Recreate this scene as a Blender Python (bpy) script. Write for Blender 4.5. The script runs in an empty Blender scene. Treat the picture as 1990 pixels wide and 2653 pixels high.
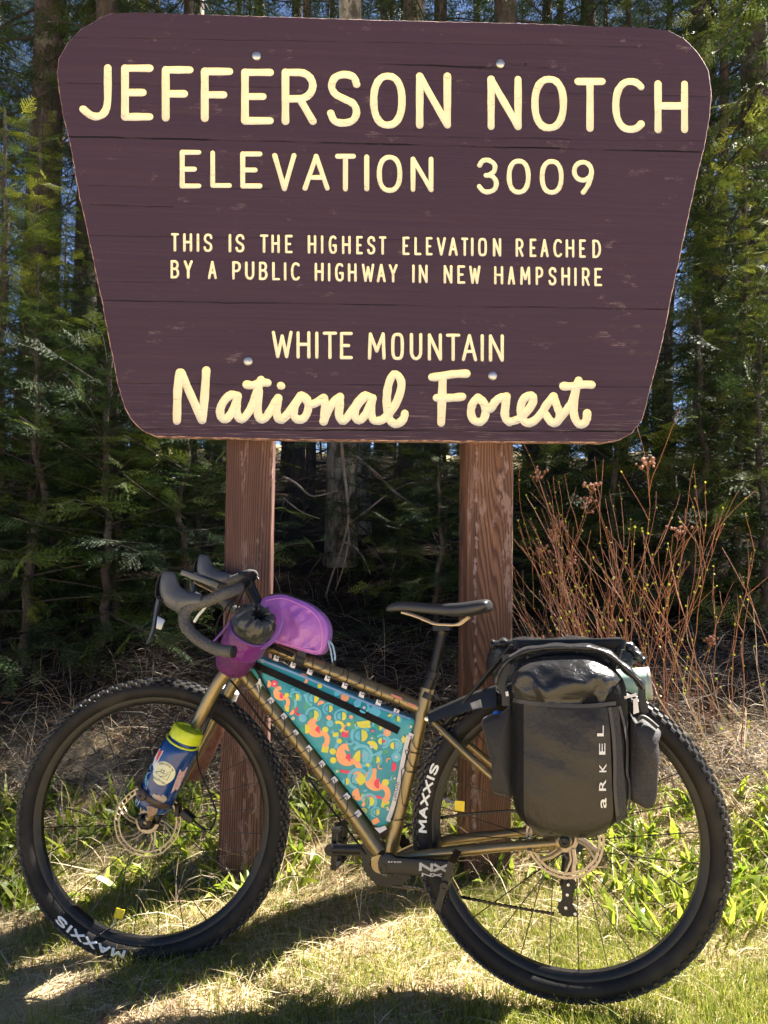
# one scene, built from top to bottom: camera and light, the sign, the bicycle and its bags, the wood
import bpy, bmesh, math, random
import numpy as np
from mathutils import Vector, Matrix, Quaternion
PI = math.pi
sc = bpy.context.scene
COL = sc.collection

# ------------------------------------------------------------------ camera
FPX, W_PX, H_PX = 1992.0, 1990.0, 2653.0
CAM = Vector((0, 0, 1.135))
PITCH, ROLL = math.radians(1.4), math.radians(0.8)
RC = (Matrix.Rotation(PI / 2 + PITCH, 3, 'X') @ Matrix.Rotation(ROLL, 3, 'Z'))
cd = bpy.data.cameras.new('camera')
cd.sensor_fit = 'VERTICAL'
cd.sensor_height = 24.0
cd.lens = 24.0 * FPX / H_PX
cd.clip_start, cd.clip_end = 0.05, 2000
cam = bpy.data.objects.new('camera', cd)
cam.matrix_world = Matrix.Translation(CAM) @ RC.to_4x4()
COL.objects.link(cam)
sc.camera = cam

# ------------------------------------------------------------------ light
SUN_EL, SUN_AZ = math.radians(50), math.radians(60)
SDIR = Vector((math.cos(SUN_EL) * math.sin(SUN_AZ), math.cos(SUN_EL) * math.cos(SUN_AZ), math.sin(SUN_EL)))
world = bpy.data.worlds.new('World')
sc.world = world
world.use_nodes = True
wn = world.node_tree
sky = wn.nodes.new('ShaderNodeTexSky')
sky.sky_type = 'NISHITA'
sky.sun_disc = False
sky.sun_elevation = SUN_EL
sky.sun_rotation = SUN_AZ
sky.altitude = 917
sky.air_density = 0.42
sky.dust_density = 0.3
bg = wn.nodes['Background']
wn.links.new(sky.outputs[0], bg.inputs[0])
bg.inputs[1].default_value = 0.05
sd = bpy.data.lights.new('sun', 'SUN')
sd.energy = 5.0
sd.angle = math.radians(0.5)
sd.color = (1.0, 0.93, 0.82)
sun = bpy.data.objects.new('sun', sd)
sun.rotation_euler = SDIR.to_track_quat('Z', 'Y').to_euler()
sun.location = (6, 4, 12)
COL.objects.link(sun)
sc.view_settings.view_transform = 'Standard'
sc.view_settings.look = 'None'
sc.view_settings.gamma = 1
sc.view_settings.exposure = 2.58
sc.render.engine = 'CYCLES'
sc.cycles.use_adaptive_sampling = True
sc.cycles.adaptive_threshold = 0.03
sc.cycles.max_bounces = 6
sc.cycles.diffuse_bounces = 3
sc.cycles.glossy_bounces = 3
sc.cycles.transmission_bounces = 3
sc.cycles.use_denoising = True
sc.cycles.caustics_reflective = False
sc.cycles.caustics_refractive = False

# ------------------------------------------------------------------ pixel -> place
def ray(px, py):
    return RC @ Vector(((px - W_PX / 2) / FPX, (H_PX / 2 - py) / FPX, -1))
def at(px, py, Y):
    d = ray(px, py)
    return CAM + d * ((Y - CAM.y) / d.y)
def hit(px, py, P0, n):
    d = ray(px, py)
    return CAM + d * ((P0 - CAM).dot(n) / d.dot(n))
# terrain: flat lawn in front of the sign, a bank rising into the wood behind it
GY = [-60, 2.0, 2.4, 2.8, 3.4, 4.2, 6, 10, 14, 20, 40, 120]
GZ = [0, 0, .025, .165, .45, .66, 1.1, 1.85, 2.5, 3.0, 4.6, 7]
def gz(x, y):
    x = np.asarray(x, float); y = np.asarray(y, float)
    z = np.interp(y, GY, GZ)
    a = np.clip((y - 1.2) / 2.5, 0.15, 1.0)
    z = z + a * (0.018 * np.sin(3.1 * x + 1.3 * y) + 0.014 * np.sin(5.3 * y - 2.2 * x + 1) + 0.008 * np.sin(11 * x + 7 * y))
    z = z + (0.05 * np.clip(x, -2, 2) + .006) * np.clip((3.6 - y) / 1.4, 0, 1) * np.clip((y + 2) / 2, 0, 1)
    b = np.clip((y - 3.5) / 4, 0, 1)
    return z + b * (0.12 * np.sin(0.9 * x + 0.7 * y) + 0.08 * np.sin(1.7 * x - 1.1 * y + 2))

# ------------------------------------------------------------------ helpers
ORG = {}
def tagp(o, label=None, cat=None, group=None, kind=None):
    if label: o['label'] = label
    if cat: o['category'] = cat
    if group: o['group'] = group
    if kind: o['kind'] = kind
    return o
def empty(name, loc, label, cat, group=None):
    o = bpy.data.objects.new(name, None)
    o.empty_display_size = 0.1
    o.location = loc
    COL.objects.link(o)
    ORG[o] = Vector(loc)
    return tagp(o, label, cat, group)
def catmull(pts, n=6, closed=False):
    P = [Vector(p) for p in pts]
    out = []
    m = len(P)
    rng_ = range(m) if closed else range(m - 1)
    for i in rng_:
        if closed:
            a, b, c, d = P[(i - 1) % m], P[i], P[(i + 1) % m], P[(i + 2) % m]
        else:
            a, b, c, d = P[max(i - 1, 0)], P[i], P[i + 1], P[min(i + 2, m - 1)]
        for k in range(n):
            t = k / n
            out.append(0.5 * ((2 * b) + (c - a) * t + (2 * a - 5 * b + 4 * c - d) * t * t + (3 * b - a - 3 * c + d) * t ** 3))
    if not closed: out.append(P[-1].copy())
    return out
class MB:
    def __init__(s):
        s.v, s.f, s.m = [], [], []
    def add(s, vs, fs, mi=0):
        k = len(s.v)
        s.v.extend([tuple(x) for x in vs])
        s.f.extend([tuple(i + k for i in f) for f in fs])
        s.m.extend([mi] * len(fs))
        return s
    def tube(s, pts, r, seg=10, cap=True, mi=0, flat=None, round_end=False):
        P = [Vector(p) for p in pts]
        n = len(P)
        R = [r] * n if not hasattr(r, '__len__') else list(r)
        if round_end:
            def endc(p, q, rr):
                d = (p - q).normalized()
                return [(p + d * rr * math.sin(a), rr * math.cos(a)) for a in (PI / 2 * .97, PI / 3, PI / 6)]
            A = endc(P[0], P[1], R[0]); Bq = endc(P[-1], P[-2], R[-1])
            P = [a[0] for a in A] + P + [b[0] for b in reversed(Bq)]
            R = [a[1] for a in A] + R + [b[1] for b in reversed(Bq)]
            n = len(P)
        T = []
        for i in range(n):
            t = (P[min(i + 1, n - 1)] - P[max(i - 1, 0)])
            T.append(t.normalized() if t.length > 1e-9 else Vector((0, 0, 1)))
        u = T[0].orthogonal().normalized() if flat is None else (Vector(flat) - T[0] * Vector(flat).dot(T[0])).normalized()
        vs, fs = [], []
        for i in range(n):
            u = (u - T[i] * u.dot(T[i]))
            u = u.normalized() if u.length > 1e-6 else T[i].orthogonal().normalized()
            w = T[i].cross(u)
            ru, rw = (R[i], R[i]) if not isinstance(R[i], tuple) else R[i]
            for k in range(seg):
                a = 2 * PI * k / seg
                vs.append(P[i] + u * (ru * math.cos(a)) + w * (rw * math.sin(a)))
        for i in range(n - 1):
            for k in range(seg):
                k2 = (k + 1) % seg
                fs.append((i * seg + k, i * seg + k2, (i + 1) * seg + k2, (i + 1) * seg + k))
        if cap:
            fs.append(tuple(range(seg - 1, -1, -1)))
            fs.append(tuple((n - 1) * seg + k for k in range(seg)))
        return s.add(vs, fs, mi)
    def lathe(s, o, ax, prof, seg=24, mi=0, ref=None, cap=False, squash=1.0, wob=None):
        """prof: list of (t along ax, radius)"""
        o, ax = Vector(o), Vector(ax).normalized()
        u = ax.orthogonal().normalized() if ref is None else (Vector(ref) - ax * Vector(ref).dot(ax)).normalized()
        w = ax.cross(u)
        vs, fs = [], []
        for i, (t, r) in enumerate(prof):
            for k in range(seg):
                a = 2 * PI * k / seg
                rr = r * (1 + (wob(i, a) if wob else 0))
                vs.append(o + ax * t + u * (rr * math.cos(a)) + w * (rr * squash * math.sin(a)))
        for i in range(len(prof) - 1):
            for k in range(seg):
                k2 = (k + 1) % seg
                fs.append((i * seg + k, i * seg + k2, (i + 1) * seg + k2, (i + 1) * seg + k))
        if cap:
            fs.append(tuple(range(seg - 1, -1, -1)))
            fs.append(tuple((len(prof) - 1) * seg + k for k in range(seg)))
        return s.add(vs, fs, mi)
    def box(s, c, ex, ey, ez, mi=0):
        c, ex, ey, ez = Vector(c), Vector(ex), Vector(ey), Vector(ez)
        vs = [c + ex * a + ey * b + ez * d for a in (-1, 1) for b in (-1, 1) for d in (-1, 1)]
        return s.add(vs, [(0, 1, 3, 2), (4, 6, 7, 5), (0, 4, 5, 1), (2, 3, 7, 6), (0, 2, 6, 4), (1, 5, 7, 3)], mi)
    def prism(s, poly, d, mi=0):
        """closed polygon of points extruded by vector d"""
        P = [Vector(p) for p in poly]
        n = len(P); d = Vector(d)
        vs = P + [p + d for p in P]
        fs = [tuple(range(n)), tuple(range(2 * n - 1, n - 1, -1))]
        fs += [(i, i + n, (i + 1) % n + n, (i + 1) % n) for i in range(n)]
        return s.add(vs, fs, mi)
    def build(s, name, mats, root=None, parent=None, smooth=True, ang=40, bevel=0):
        me = bpy.data.meshes.new(name)
        org = ORG[root] if root is not None else Vector((0, 0, 0))
        me.from_pydata([(v[0] - org.x, v[1] - org.y, v[2] - org.z) for v in s.v], [], s.f)
        if not isinstance(mats, (list, tuple)): mats = [mats]
        for m in mats: me.materials.append(m)
        if len(mats) > 1: me.polygons.foreach_set('material_index', s.m)
        bm = bmesh.new(); bm.from_mesh(me)
        bmesh.ops.recalc_face_normals(bm, faces=bm.faces)
        if bevel:
            ed = [e for e in bm.edges if len(e.link_faces) == 2 and e.calc_face_angle(0) > 0.6]
            bmesh.ops.bevel(bm, geom=ed, offset=bevel, segments=2, affect='EDGES', profile=0.6)
        bm.to_mesh(me); bm.free()
        if smooth:
            me.shade_smooth(); me.set_sharp_from_angle(angle=math.radians(ang))
        o = bpy.data.objects.new(name, me)
        COL.objects.link(o)
        if parent is not None: o.parent = parent
        elif root is not None: o.parent = root
        return o
def np_obj(name, V, Fc, mat_, root=None, parent=None, attr=None, smooth=False):
    """V (n,3) array in root-local coordinates, Fc (m,k) array of equal-sized faces"""
    me = bpy.data.meshes.new(name)
    nv, (nf, k) = len(V), Fc.shape
    me.vertices.add(nv); me.vertices.foreach_set('co', np.ascontiguousarray(V, dtype=np.float32).ravel())
    me.loops.add(nf * k); me.loops.foreach_set('vertex_index', np.ascontiguousarray(Fc, dtype=np.int32).ravel())
    me.polygons.add(nf)
    me.polygons.foreach_set('loop_start', np.arange(0, nf * k, k, dtype=np.int32))
    me.update(calc_edges=True)
    if attr is not None:
        a = me.attributes.new('tint', 'FLOAT', 'POINT'); a.data.foreach_set('value', np.ascontiguousarray(attr, dtype=np.float32))
    if smooth: me.shade_smooth()
    for m in (mat_ if isinstance(mat_, (list, tuple)) else [mat_]): me.materials.append(m)
    o = bpy.data.objects.new(name, me); COL.objects.link(o)
    if parent is not None: o.parent = parent
    elif root is not None: o.parent = root
    return o
def copy_tree(o, parent=None):
    c = o.copy(); COL.objects.link(c); c.parent = parent
    for ch in o.children: copy_tree(ch, c)
    return c

# ------------------------------------------------------------------ materials
class NT:
    def __init__(s, name):
        s.mat = bpy.data.materials.new(name); s.mat.use_nodes = True
        s.t = s.mat.node_tree; s.p = s.t.nodes['Principled BSDF']; s.out = s.t.nodes['Material Output']
    def n(s, ty, **kw):
        x = s.t.nodes.new(ty)
        for k, v in kw.items():
            if k.startswith('i_'): x.inputs[k[2:].replace('_', ' ')].default_value = v
            else: setattr(x, k, v)
        return x
    def l(s, a, b): s.t.links.new(a, b)
    def coord(s, scale=(1, 1, 1), kind='Object', loc=(0, 0, 0)):
        tc = s.n('ShaderNodeTexCoord'); mp = s.n('ShaderNodeMapping')
        mp.inputs['Scale'].default_value = scale; mp.inputs['Location'].default_value = loc
        s.l(tc.outputs[kind], mp.inputs[0]); return mp.outputs[0]
    def noise(s, vec, scale, detail=4, rough=.55, dist=0):
        x = s.n('ShaderNodeTexNoise'); x.inputs['Scale'].default_value = scale; x.inputs['Detail'].default_value = detail
        x.inputs['Roughness'].default_value = rough; x.inputs['Distortion'].default_value = dist
        if vec is not None: s.l(vec, x.inputs['Vector'])
        return x.outputs['Fac']
    def ramp(s, fac, stops, interp='LINEAR'):
        r = s.n('ShaderNodeValToRGB'); e = r.color_ramp; e.interpolation = interp
        while len(e.elements) < len(stops): e.elements.new(0.5)
        for el, (p, c) in zip(e.elements, stops):
            el.position = p; el.color = (c, c, c, 1) if not hasattr(c, '__len__') else (*c, 1)
        s.l(fac, r.inputs[0]); return r.outputs[0]
    def mix(s, fac, a, b, mode='MIX'):
        m = s.n('ShaderNodeMix', data_type='RGBA', blend_type=mode)
        for sock, val in ((m.inputs[0], fac), (m.inputs[6], a), (m.inputs[7], b)):
            if hasattr(val, 'links') or isinstance(val, bpy.types.NodeSocket): s.l(val, sock)
            elif hasattr(val, '__len__'): sock.default_value = (*val[:3], 1)
            else: sock.default_value = val
        return m.outputs[2]
    def math(s, op, a, b=0.0):
        m = s.n('ShaderNodeMath', operation=op)
        for sock, val in ((m.inputs[0], a), (m.inputs[1], b)):
            if isinstance(val, bpy.types.NodeSocket): s.l(val, sock)
            else: sock.default_value = val
        return m.outputs[0]
    def bump(s, h, strength=.3, dist=.01):
        b = s.n('ShaderNodeBump'); b.inputs['Strength'].default_value = strength; b.inputs['Distance'].default_value = dist
        s.l(h, b.inputs['Height']); s.l(b.outputs[0], s.p.inputs['Normal']); return b
    def base(s, c):
        if isinstance(c, bpy.types.NodeSocket): s.l(c, s.p.inputs['Base Color'])
        else: s.p.inputs['Base Color'].default_value = (*c, 1)
    def set(s, **kw):
        for k, v in kw.items():
            s.p.inputs[k.replace('_', ' ')].default_value = v
def mat(name, c, rough=.5, metal=0.0, c2=None, nscale=30, lo=.35, hi=.7, bump=0, bscale=200, bdist=.002, stretch=(1, 1, 1), coat=0, spec=.5):
    t = NT(name)
    t.set(Roughness=rough, Metallic=metal)
    t.p.inputs['Specular IOR Level'].default_value = spec
    if coat: t.p.inputs['Coat Weight'].default_value = coat; t.p.inputs['Coat Roughness'].default_value = .15
    if c2 is not None:
        v = t.coord(stretch)
        f = t.ramp(t.noise(v, nscale, 5), [(lo, 0), (hi, 1)])
        t.base(t.mix(f, c, c2))
    else: t.base(c)
    if bump:
        t.bump(t.noise(t.coord(stretch), bscale, 3), bump, bdist)
    return t.mat
LETTERS = True
# ================================================================== THE SIGN
SY, SYAW = 2.36, math.radians(3)
SN = Vector((math.sin(SYAW), -math.cos(SYAW), 0))          # front normal, towards the camera
SP0 = Vector((0, SY, 0))
def S(px, py, off=0.0): return hit(px, py, SP0 + SN * off, SN)
MPX = SY / FPX                                              # metres per photo pixel on the board

# --- materials
t = NT('board_paint')
v = t.coord((1, 1, 1)); vl = t.coord((0.55, 1, 26)); vl2 = t.coord((5, 1, 95), loc=(3, 0, 1))
basec = t.mix(t.noise(v, 3.0, 4), (.0385, .0222, .0405), (.051, .0295, .0525))
streak = t.ramp(t.noise(vl, 2.2, 6, .7), [(.45, 0), (.75, 1)])
basec = t.mix(t.math('MULTIPLY', streak, .35), basec, (.074, .046, .056))
crack = t.ramp(t.noise(t.coord((.7, 1, 34), loc=(1, 0, 7)), 1.35, 7, .62), [(.300, 1), (.335, 0)])
basec = t.mix(crack, basec, (.008, .005, .006))
# joints between the boards, each wavering a little along its length
sp_ = t.n('ShaderNodeSeparateXYZ'); t.l(v, sp_.inputs[0])
wob = t.math('MULTIPLY', t.math('SUBTRACT', t.noise(t.coord((1, 0, 0)), 5, 4), .5), .012)
seam = None
for (xa, ya, xb, yb, wd, st_) in ((170, 353, 1820, 394, .0028, 1), (1000, 352, 1840, 366, .0018, .6), (230, 530, 450, 536, .0022, .8), (205, 480, 700, 490, .0017, .7), (250, 778, 1760, 802, .0022, .8), (300, 992, 1690, 1003, .0019, .7), (330, 1112, 1640, 1118, .0028, 1), (170, 215, 1835, 250, .0015, .6), (150, 95, 1700, 122, .0016, .6), (220, 610, 1790, 632, .0015, .55)):
    pa, pb = S(xa, ya), S(xb, yb); sl = (pb.z - pa.z) / (pb.x - pa.x)
    dd = t.math('SUBTRACT', sp_.outputs[2], t.math('ADD', t.math('MULTIPLY', sp_.outputs[0], sl), pa.z - sl * pa.x))
    dd = t.math('ABSOLUTE', t.math('ADD', dd, wob))
    q = t.math('MULTIPLY', t.math('LESS_THAN', dd, wd), st_)
    q = t.math('MULTIPLY', q, t.math('MULTIPLY', t.math('GREATER_THAN', sp_.outputs[0], pa.x), t.math('LESS_THAN', sp_.outputs[0], pb.x)))
    seam = q if seam is None else t.math('MAXIMUM', seam, q)
brk = t.ramp(t.noise(t.coord((1.5, 1, 3), loc=(2, 2, 2)), 4, 4), [(.40, .25), (.55, 1)])
seam = t.math('MULTIPLY', seam, brk)
basec = t.mix(seam, basec, (.006, .004, .005))
patch = t.ramp(t.noise(t.coord((1, 1, 1.6), loc=(5, 2, 0)), 11, 4, .65), [(.62, 0), (.71, 1)])
fine = t.ramp(t.noise(vl2, 5, 6, .8), [(.50, 0), (.56, 1)])
scuff = t.math('MULTIPLY', patch, fine)
spot = t.ramp(t.noise(t.coord((6, 1, 22)), 6, 3), [(.74, 0), (.79, 1)])
scuff = t.math('MAXIMUM', scuff, t.math('MULTIPLY', spot, .5))
# weathered band along the lower edge
sep = t.n('ShaderNodeSeparateXYZ'); t.l(t.coord(), sep.inputs[0])
ZLOW = S(995, 1110).z
band = t.n('ShaderNodeMapRange'); t.l(sep.outputs[2], band.inputs[0])
band.inputs[1].default_value = ZLOW + .13; band.inputs[2].default_value = ZLOW + .03; band.inputs[3].default_value = 0; band.inputs[4].default_value = 1
lines = t.ramp(t.noise(t.coord((2.2, 1, 110), loc=(0, 0, 3)), 2.4, 5, .7), [(.57, 0), (.63, 1)])
scuff = t.math('MAXIMUM', scuff, t.math('MULTIPLY', t.math('MULTIPLY', lines, band.outputs[0]), .8))
basec = t.mix(t.math('MULTIPLY', scuff, .7), basec, (.23, .17, .175))
t.base(basec)
t.set(Roughness=.66); t.p.inputs['Specular IOR Level'].default_value = .22
t.bump(t.math('SUBTRACT', t.noise(vl, 5, 6, .7), t.math('ADD', t.math('MULTIPLY', crack, 1.5), t.math('MULTIPLY', seam, 3))), .4, .004)
M_board = t.mat
t = NT('board_edge')
t.base(t.mix(t.ramp(t.noise(t.coord((14, 14, 14)), 3, 5), [(.42, 0), (.56, 1)]), (.42, .27, .24), (.14, .075, .08)))
t.set(Roughness=.8); t.bump(t.noise(t.coord(), 90, 4), .5, .004)
M_edge = t.mat
t = NT('letter_paint')
lp = t.mix(t.noise(t.coord(), 9, 4), (.87, .775, .53), (.88, .81, .63))
lp = t.mix(t.ramp(t.noise(t.coord((1, 1, 8)), 18, 5, .7), [(.60, 0), (.70, .75)]), lp, (.34, .24, .17))
t.base(lp); t.set(Roughness=.6); t.bump(t.noise(t.coord(), 120, 3), .15, .002)
M_letter = t.mat
def wood(name, dark, mid, light, off, freq):
    t = NT(name)
    sp = t.n('ShaderNodeSeparateXYZ'); t.l(t.coord(), sp.inputs[0])
    slow = t.noise(t.coord((7, 7, .75), loc=off), 1.0, 1.5, .4)
    slow2 = t.noise(t.coord((22, 22, 1.1), loc=off), 1.0, 2, .5)
    ph = t.math('ADD', t.math('ADD', sp.outputs[0], t.math('MULTIPLY', sp.outputs[1], .8)), t.math('ADD', t.math('MULTIPLY', slow, .26), t.math('MULTIPLY', slow2, .012)))
    g = t.math('FRACT', t.math('MULTIPLY', ph, freq))
    fib = t.noise(t.coord((160, 160, 2.2)), 2, 4, .7)
    gg = t.math('ADD', g, t.math('MULTIPLY', t.math('SUBTRACT', fib, .5), .5))
    c = t.mix(t.ramp(gg, [(.0, .75), (.12, .15), (.45, .1), (.75, .9), (1, 1)]), light, dark)
    c = t.mix(t.math('MULTIPLY', t.ramp(t.noise(t.coord((9, 9, 1.3), loc=off), 1, 4, .6), [(.4, 0), (.62, 1)]), .75), c, dark)
    c = t.mix(t.math('MULTIPLY', t.ramp(fib, [(.4, 0), (.7, 1)]), .4), c, mid)
    chk = t.ramp(t.noise(t.coord((90, 90, .9), loc=off), 1.2, 3, .6), [(.27, 1), (.31, 0)])
    c = t.mix(chk, c, (.02, .009, .007))
    px_ = t.n('ShaderNodeMapRange'); t.l(sp.outputs[0], px_.inputs[0]); px_.inputs[1].default_value, px_.inputs[2].default_value = .285, .268
    peel = t.math('MULTIPLY', t.ramp(t.noise(t.coord((34, 34, 9)), 2.0, 5, .65), [(.50, 0), (.55, 1)]), t.ramp(t.noise(t.coord((14, 14, 1.6), loc=off), 1, 2), [(.55, 0), (.62, 1)]))
    c = t.mix(t.math('MULTIPLY', peel, .55), c, (.30, .21, .19))
    t.base(c); t.set(Roughness=.72)
    t.bump(t.math('ADD', g, fib), .5, .004)
    return t.mat
M_postL = wood('post_wood_plum', (.036, .011, .009), (.085, .033, .025), (.21, .105, .075), (.11, 0, .3), 95)
M_postR = wood('post_wood_rust', (.050, .017, .010), (.125, .05, .028), (.26, .125, .07), (.34, .1, 1.7), 115)
M_zinc = mat('galvanised_bolt', (.55, .56, .58), .42, .85, (.36, .36, .38), 60)
M_blackhole = mat('dark_hole', (.008, .006, .006), .9)

sign = empty('forest_sign', (0, SY + .1, 0), 'large dark brown wooden sign board with routed cream lettering on two square posts', 'sign')
outl = [(356, 31), (289, 33), (259, 45), (211, 72), (175, 108), (151, 151), (146, 187), (151, 229), (163, 301), (181, 374), (205, 512),
        (217, 560), (265, 790), (304, 995), (322, 1057), (345, 1095), (370, 1118), (401, 1131), (714, 1139), (1196, 1144), (1565, 1147),
        (1606, 1141), (1639, 1121), (1665, 1088), (1683, 1021), (1719, 878), (1749, 729), (1785, 560), (1804, 470), (1825, 386), (1840, 301),
        (1845, 241), (1837, 181), (1813, 139), (1774, 99), (1734, 78), (1683, 71), (1352, 59), (990, 51), (615, 39)]
rnd = random.Random(4)
dense = []
for i, a in enumerate(outl):
    b = outl[(i + 1) % len(outl)]
    L = math.dist(a, b); k = max(1, int(L / 14))
    for j in range(k):
        q = j / k
        dense.append((a[0] + (b[0] - a[0]) * q + rnd.uniform(-.8, .8), a[1] + (b[1] - a[1]) * q + rnd.uniform(-.8, .8)))
mb = MB()
THK = .045
front = [S(*p) for p in dense]
nd = len(front)
ctr = sum(front, Vector()) / nd
inner = [p + (ctr - p).normalized() * .003 + SN * .0 for p in front]
ring1 = [p - SN * .003 for p in front]
back = [p - SN * THK for p in front]
vs = inner + ring1 + back
fs = [tuple(range(nd)), tuple(range(3 * nd - 1, 2 * nd - 1, -1))]
mb.add(vs, fs, 0)
mb.f += [(i, (i + 1) % nd, (i + 1) % nd + nd, i + nd) for i in range(nd)] + [(i + nd, (i + 1) % nd + nd, (i + 1) % nd + 2 * nd, i + 2 * nd) for i in range(nd)]
mb.m += [1] * (2 * nd)
# --- single-stroke lettering, routed into the board
def ell(cx, cy, rx, ry, a0, a1, n=14, p=2.0):
    o = []
    for i in range(n + 1):
        a = math.radians(a0 + (a1 - a0) * i / n)
        c, s_ = math.cos(a), math.sin(a)
        o.append((cx + rx * math.copysign(abs(c) ** (2 / p), c), cy + ry * math.copysign(abs(s_) ** (2 / p), s_)))
    return o
def sm(pts, n=4): return [(q.x, q.y) for q in catmull([(a, b, 0) for a, b in pts], n)]
GL = {
 'J': [[(1, 1), (1, .36)] + sm([(1, .36), (.95, .18), (.8, .05), (.56, 0), (.3, .03), (0, .15)])[1:]],
 'E': [[(1, 1), (0, 1)], [(0, 1), (0, 0)], [(0, 0), (1, 0)], [(0, .5), (.72, .5)]],
 'F': [[(1, 1), (0, 1)], [(0, 1), (0, 0)], [(0, .5), (.76, .5)]],
 'R': [[(0, 0), (0, 1)], [(0, 1), (.5, 1)] + ell(.5, .73, .5, .27, 90, -90, 10)[1:] + [(0, .46)], [(.52, .46), (1, 0)]],
 'P': [[(0, 0), (0, 1)], [(0, 1), (.5, 1)] + ell(.5, .73, .5, .27, 90, -90, 10)[1:] + [(0, .46)]],
 'B': [[(0, 0), (0, 1)], [(0, 1), (.5, 1)] + ell(.5, .765, .42, .235, 90, -90, 10)[1:] + [(0, .53)], [(.5, .53)] + ell(.5, .265, .5, .265, 90, -90, 10)[1:] + [(0, 0)]],
 'S': [sm([(.98, .80), (.86, .95), (.5, 1), (.15, .93), (.03, .75), (.17, .6), (.5, .5), (.85, .4), (.98, .23), (.85, .06), (.5, 0), (.15, .04), (0, .2)])],
 'O': [ell(.5, .5, .5, .5, 90, 450, 26, 2.3)], '0': [ell(.5, .5, .5, .5, 90, 450, 26, 2.3)],
 'o': [ell(.5, .5, .5, .5, 90, 450, 30, 3.4)],
 'N': [[(0, 0), (0, 1)], [(0, 1), (1, 0)], [(1, 0), (1, 1)]],
 'T': [[(0, 1), (1, 1)], [(.5, 1), (.5, 0)]],
 'C': [ell(.58, .5, .58, .5, 48, 312, 22, 2.3)],
 'G': [ell(.56, .5, .56, .5, 50, 285, 20, 2.5) + [(1, .1), (1, .45)], [(1, .45), (.62, .45)]],
 'H': [[(0, 0), (0, 1)], [(1, 0), (1, 1)], [(0, .52), (1, .52)]],
 'L': [[(0, 1), (0, 0)], [(0, 0), (1, 0)]],
 'V': [[(0, 1), (.5, 0)], [(.5, 0), (1, 1)]],
 'A': [[(0, 0), (.5, 1)], [(.5, 1), (1, 0)], [(.18, .34), (.82, .34)]],
 'I': [[(.5, 0), (.5, 1)]],
 'Y': [[(0, 1), (.5, .45)], [(1, 1), (.5, .45)], [(.5, .45), (.5, 0)]],
 'U': [[(0, 1), (0, .3)] + ell(.5, .3, .5, .3, 180, 360, 12)[1:] + [(1, 1)]],
 'W': [[(0, 1), (.25, 0)], [(.25, 0), (.5, .85)], [(.5, .85), (.75, 0)], [(.75, 0), (1, 1)]],
 'M': [[(0, 0), (.06, 1)], [(.06, 1), (.5, .3)], [(.5, .3), (.94, 1)], [(.94, 1), (1, 0)]],
 'D': [[(0, 0), (0, 1)], [(0, 1), (.4, 1)] + ell(.4, .5, .6, .5, 90, -90, 14)[1:] + [(0, 0)]],
 '3': [sm([(.02, .84), (.2, .98), (.55, 1), (.9, .86), (.88, .66), (.62, .54), (.4, .52)]), sm([(.4, .52), (.75, .5), (1, .32), (.93, .1), (.6, 0), (.25, .02), (0, .17)])],
 '9': [ell(.48, .7, .48, .3, 0, 360, 20), sm([(.96, .7), (.93, .5), (.78, .25), (.5, 0)])],
}
def routed(words, hw):
    """words: lists of strokes in photo pixels on the board -> a cutter of round-bottomed grooves"""
    c = MB()
    for k_, strokes in enumerate(words): groove(c, strokes, hw, k_)
    return c, len(words)
def groove(c, strokes, hw, mi):
    wr = random.Random(int(strokes[0][0][0]))
    for st in strokes:
        P = []
        for i in range(len(st) - 1):
            (x0, y0), (x1, y1) = st[i], st[i + 1]
            k = max(1, int(math.dist(st[i], st[i + 1]) / 30))
            P += [(x0 + (x1 - x0) * j / k, y0 + (y1 - y0) * j / k) for j in range(k)]
        P.append(st[-1])
        if len(P) > 2 and math.dist(P[0], P[-1]) < 1: closed = True
        else: closed = False
        hwm = [hw * MPX * (1 + wr.uniform(-.07, .07)) for _ in P]
        if closed: hwm[-1] = hwm[0]
        pts = [S(x, y, .1056 * h) for (x, y), h in zip(P, hwm)]
        c.tube(pts, [1.0056 * h for h in hwm], seg=14 if hw > 6 else 10, round_end=True, cap=True, mi=mi)
def place(ch, x0, x1, y0, y1, hw, sk=0):
    """glyph ch in the pixel box (outer extents)"""
    out = []
    a, b, top, bot = x0 + hw, x1 - hw, y0 + hw, y1 - hw
    if ch == 'I': a = b = (x0 + x1) / 2
    for st in GL[ch]:
        out.append([(a + (b - a) * u, bot + (top - bot) * w + sk * u) for u, w in st])
    return out
k7 = .6028
def row(items, hw, *lens):
    out, k = [], 0
    for n in lens:
        out.append([s for it in items[k:k + n] for s in place(it[0], *it[1:5], hw)]); k += n
    return out
def z7(ch, a, b, c, d): return (ch, a * k7, b * k7, c * k7, d * k7)
def z8(ch, a, b, c, d): return (ch, 990 + a * k7, 990 + b * k7, c * k7, d * k7)
line1 = [z7('J', 340, 480, 274, 517), z7('E', 520, 660, 275, 518), z7('F', 695, 833, 282, 522), z7('F', 863, 1003, 289, 524), z7('E', 1036, 1178, 293, 535),
         z7('R', 1210, 1362, 293, 537), z7('S', 1405, 1552, 302, 545), ('O', 958, 1052, 186, 334), z8('N', 145, 298, 310, 553), z8('N', 452, 602, 323, 560),
         z8('O', 640, 797, 322, 566), z8('T', 826, 963, 332, 567), z8('C', 988, 1132, 332, 573), z8('H', 1170, 1318, 343, 573)]
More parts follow.
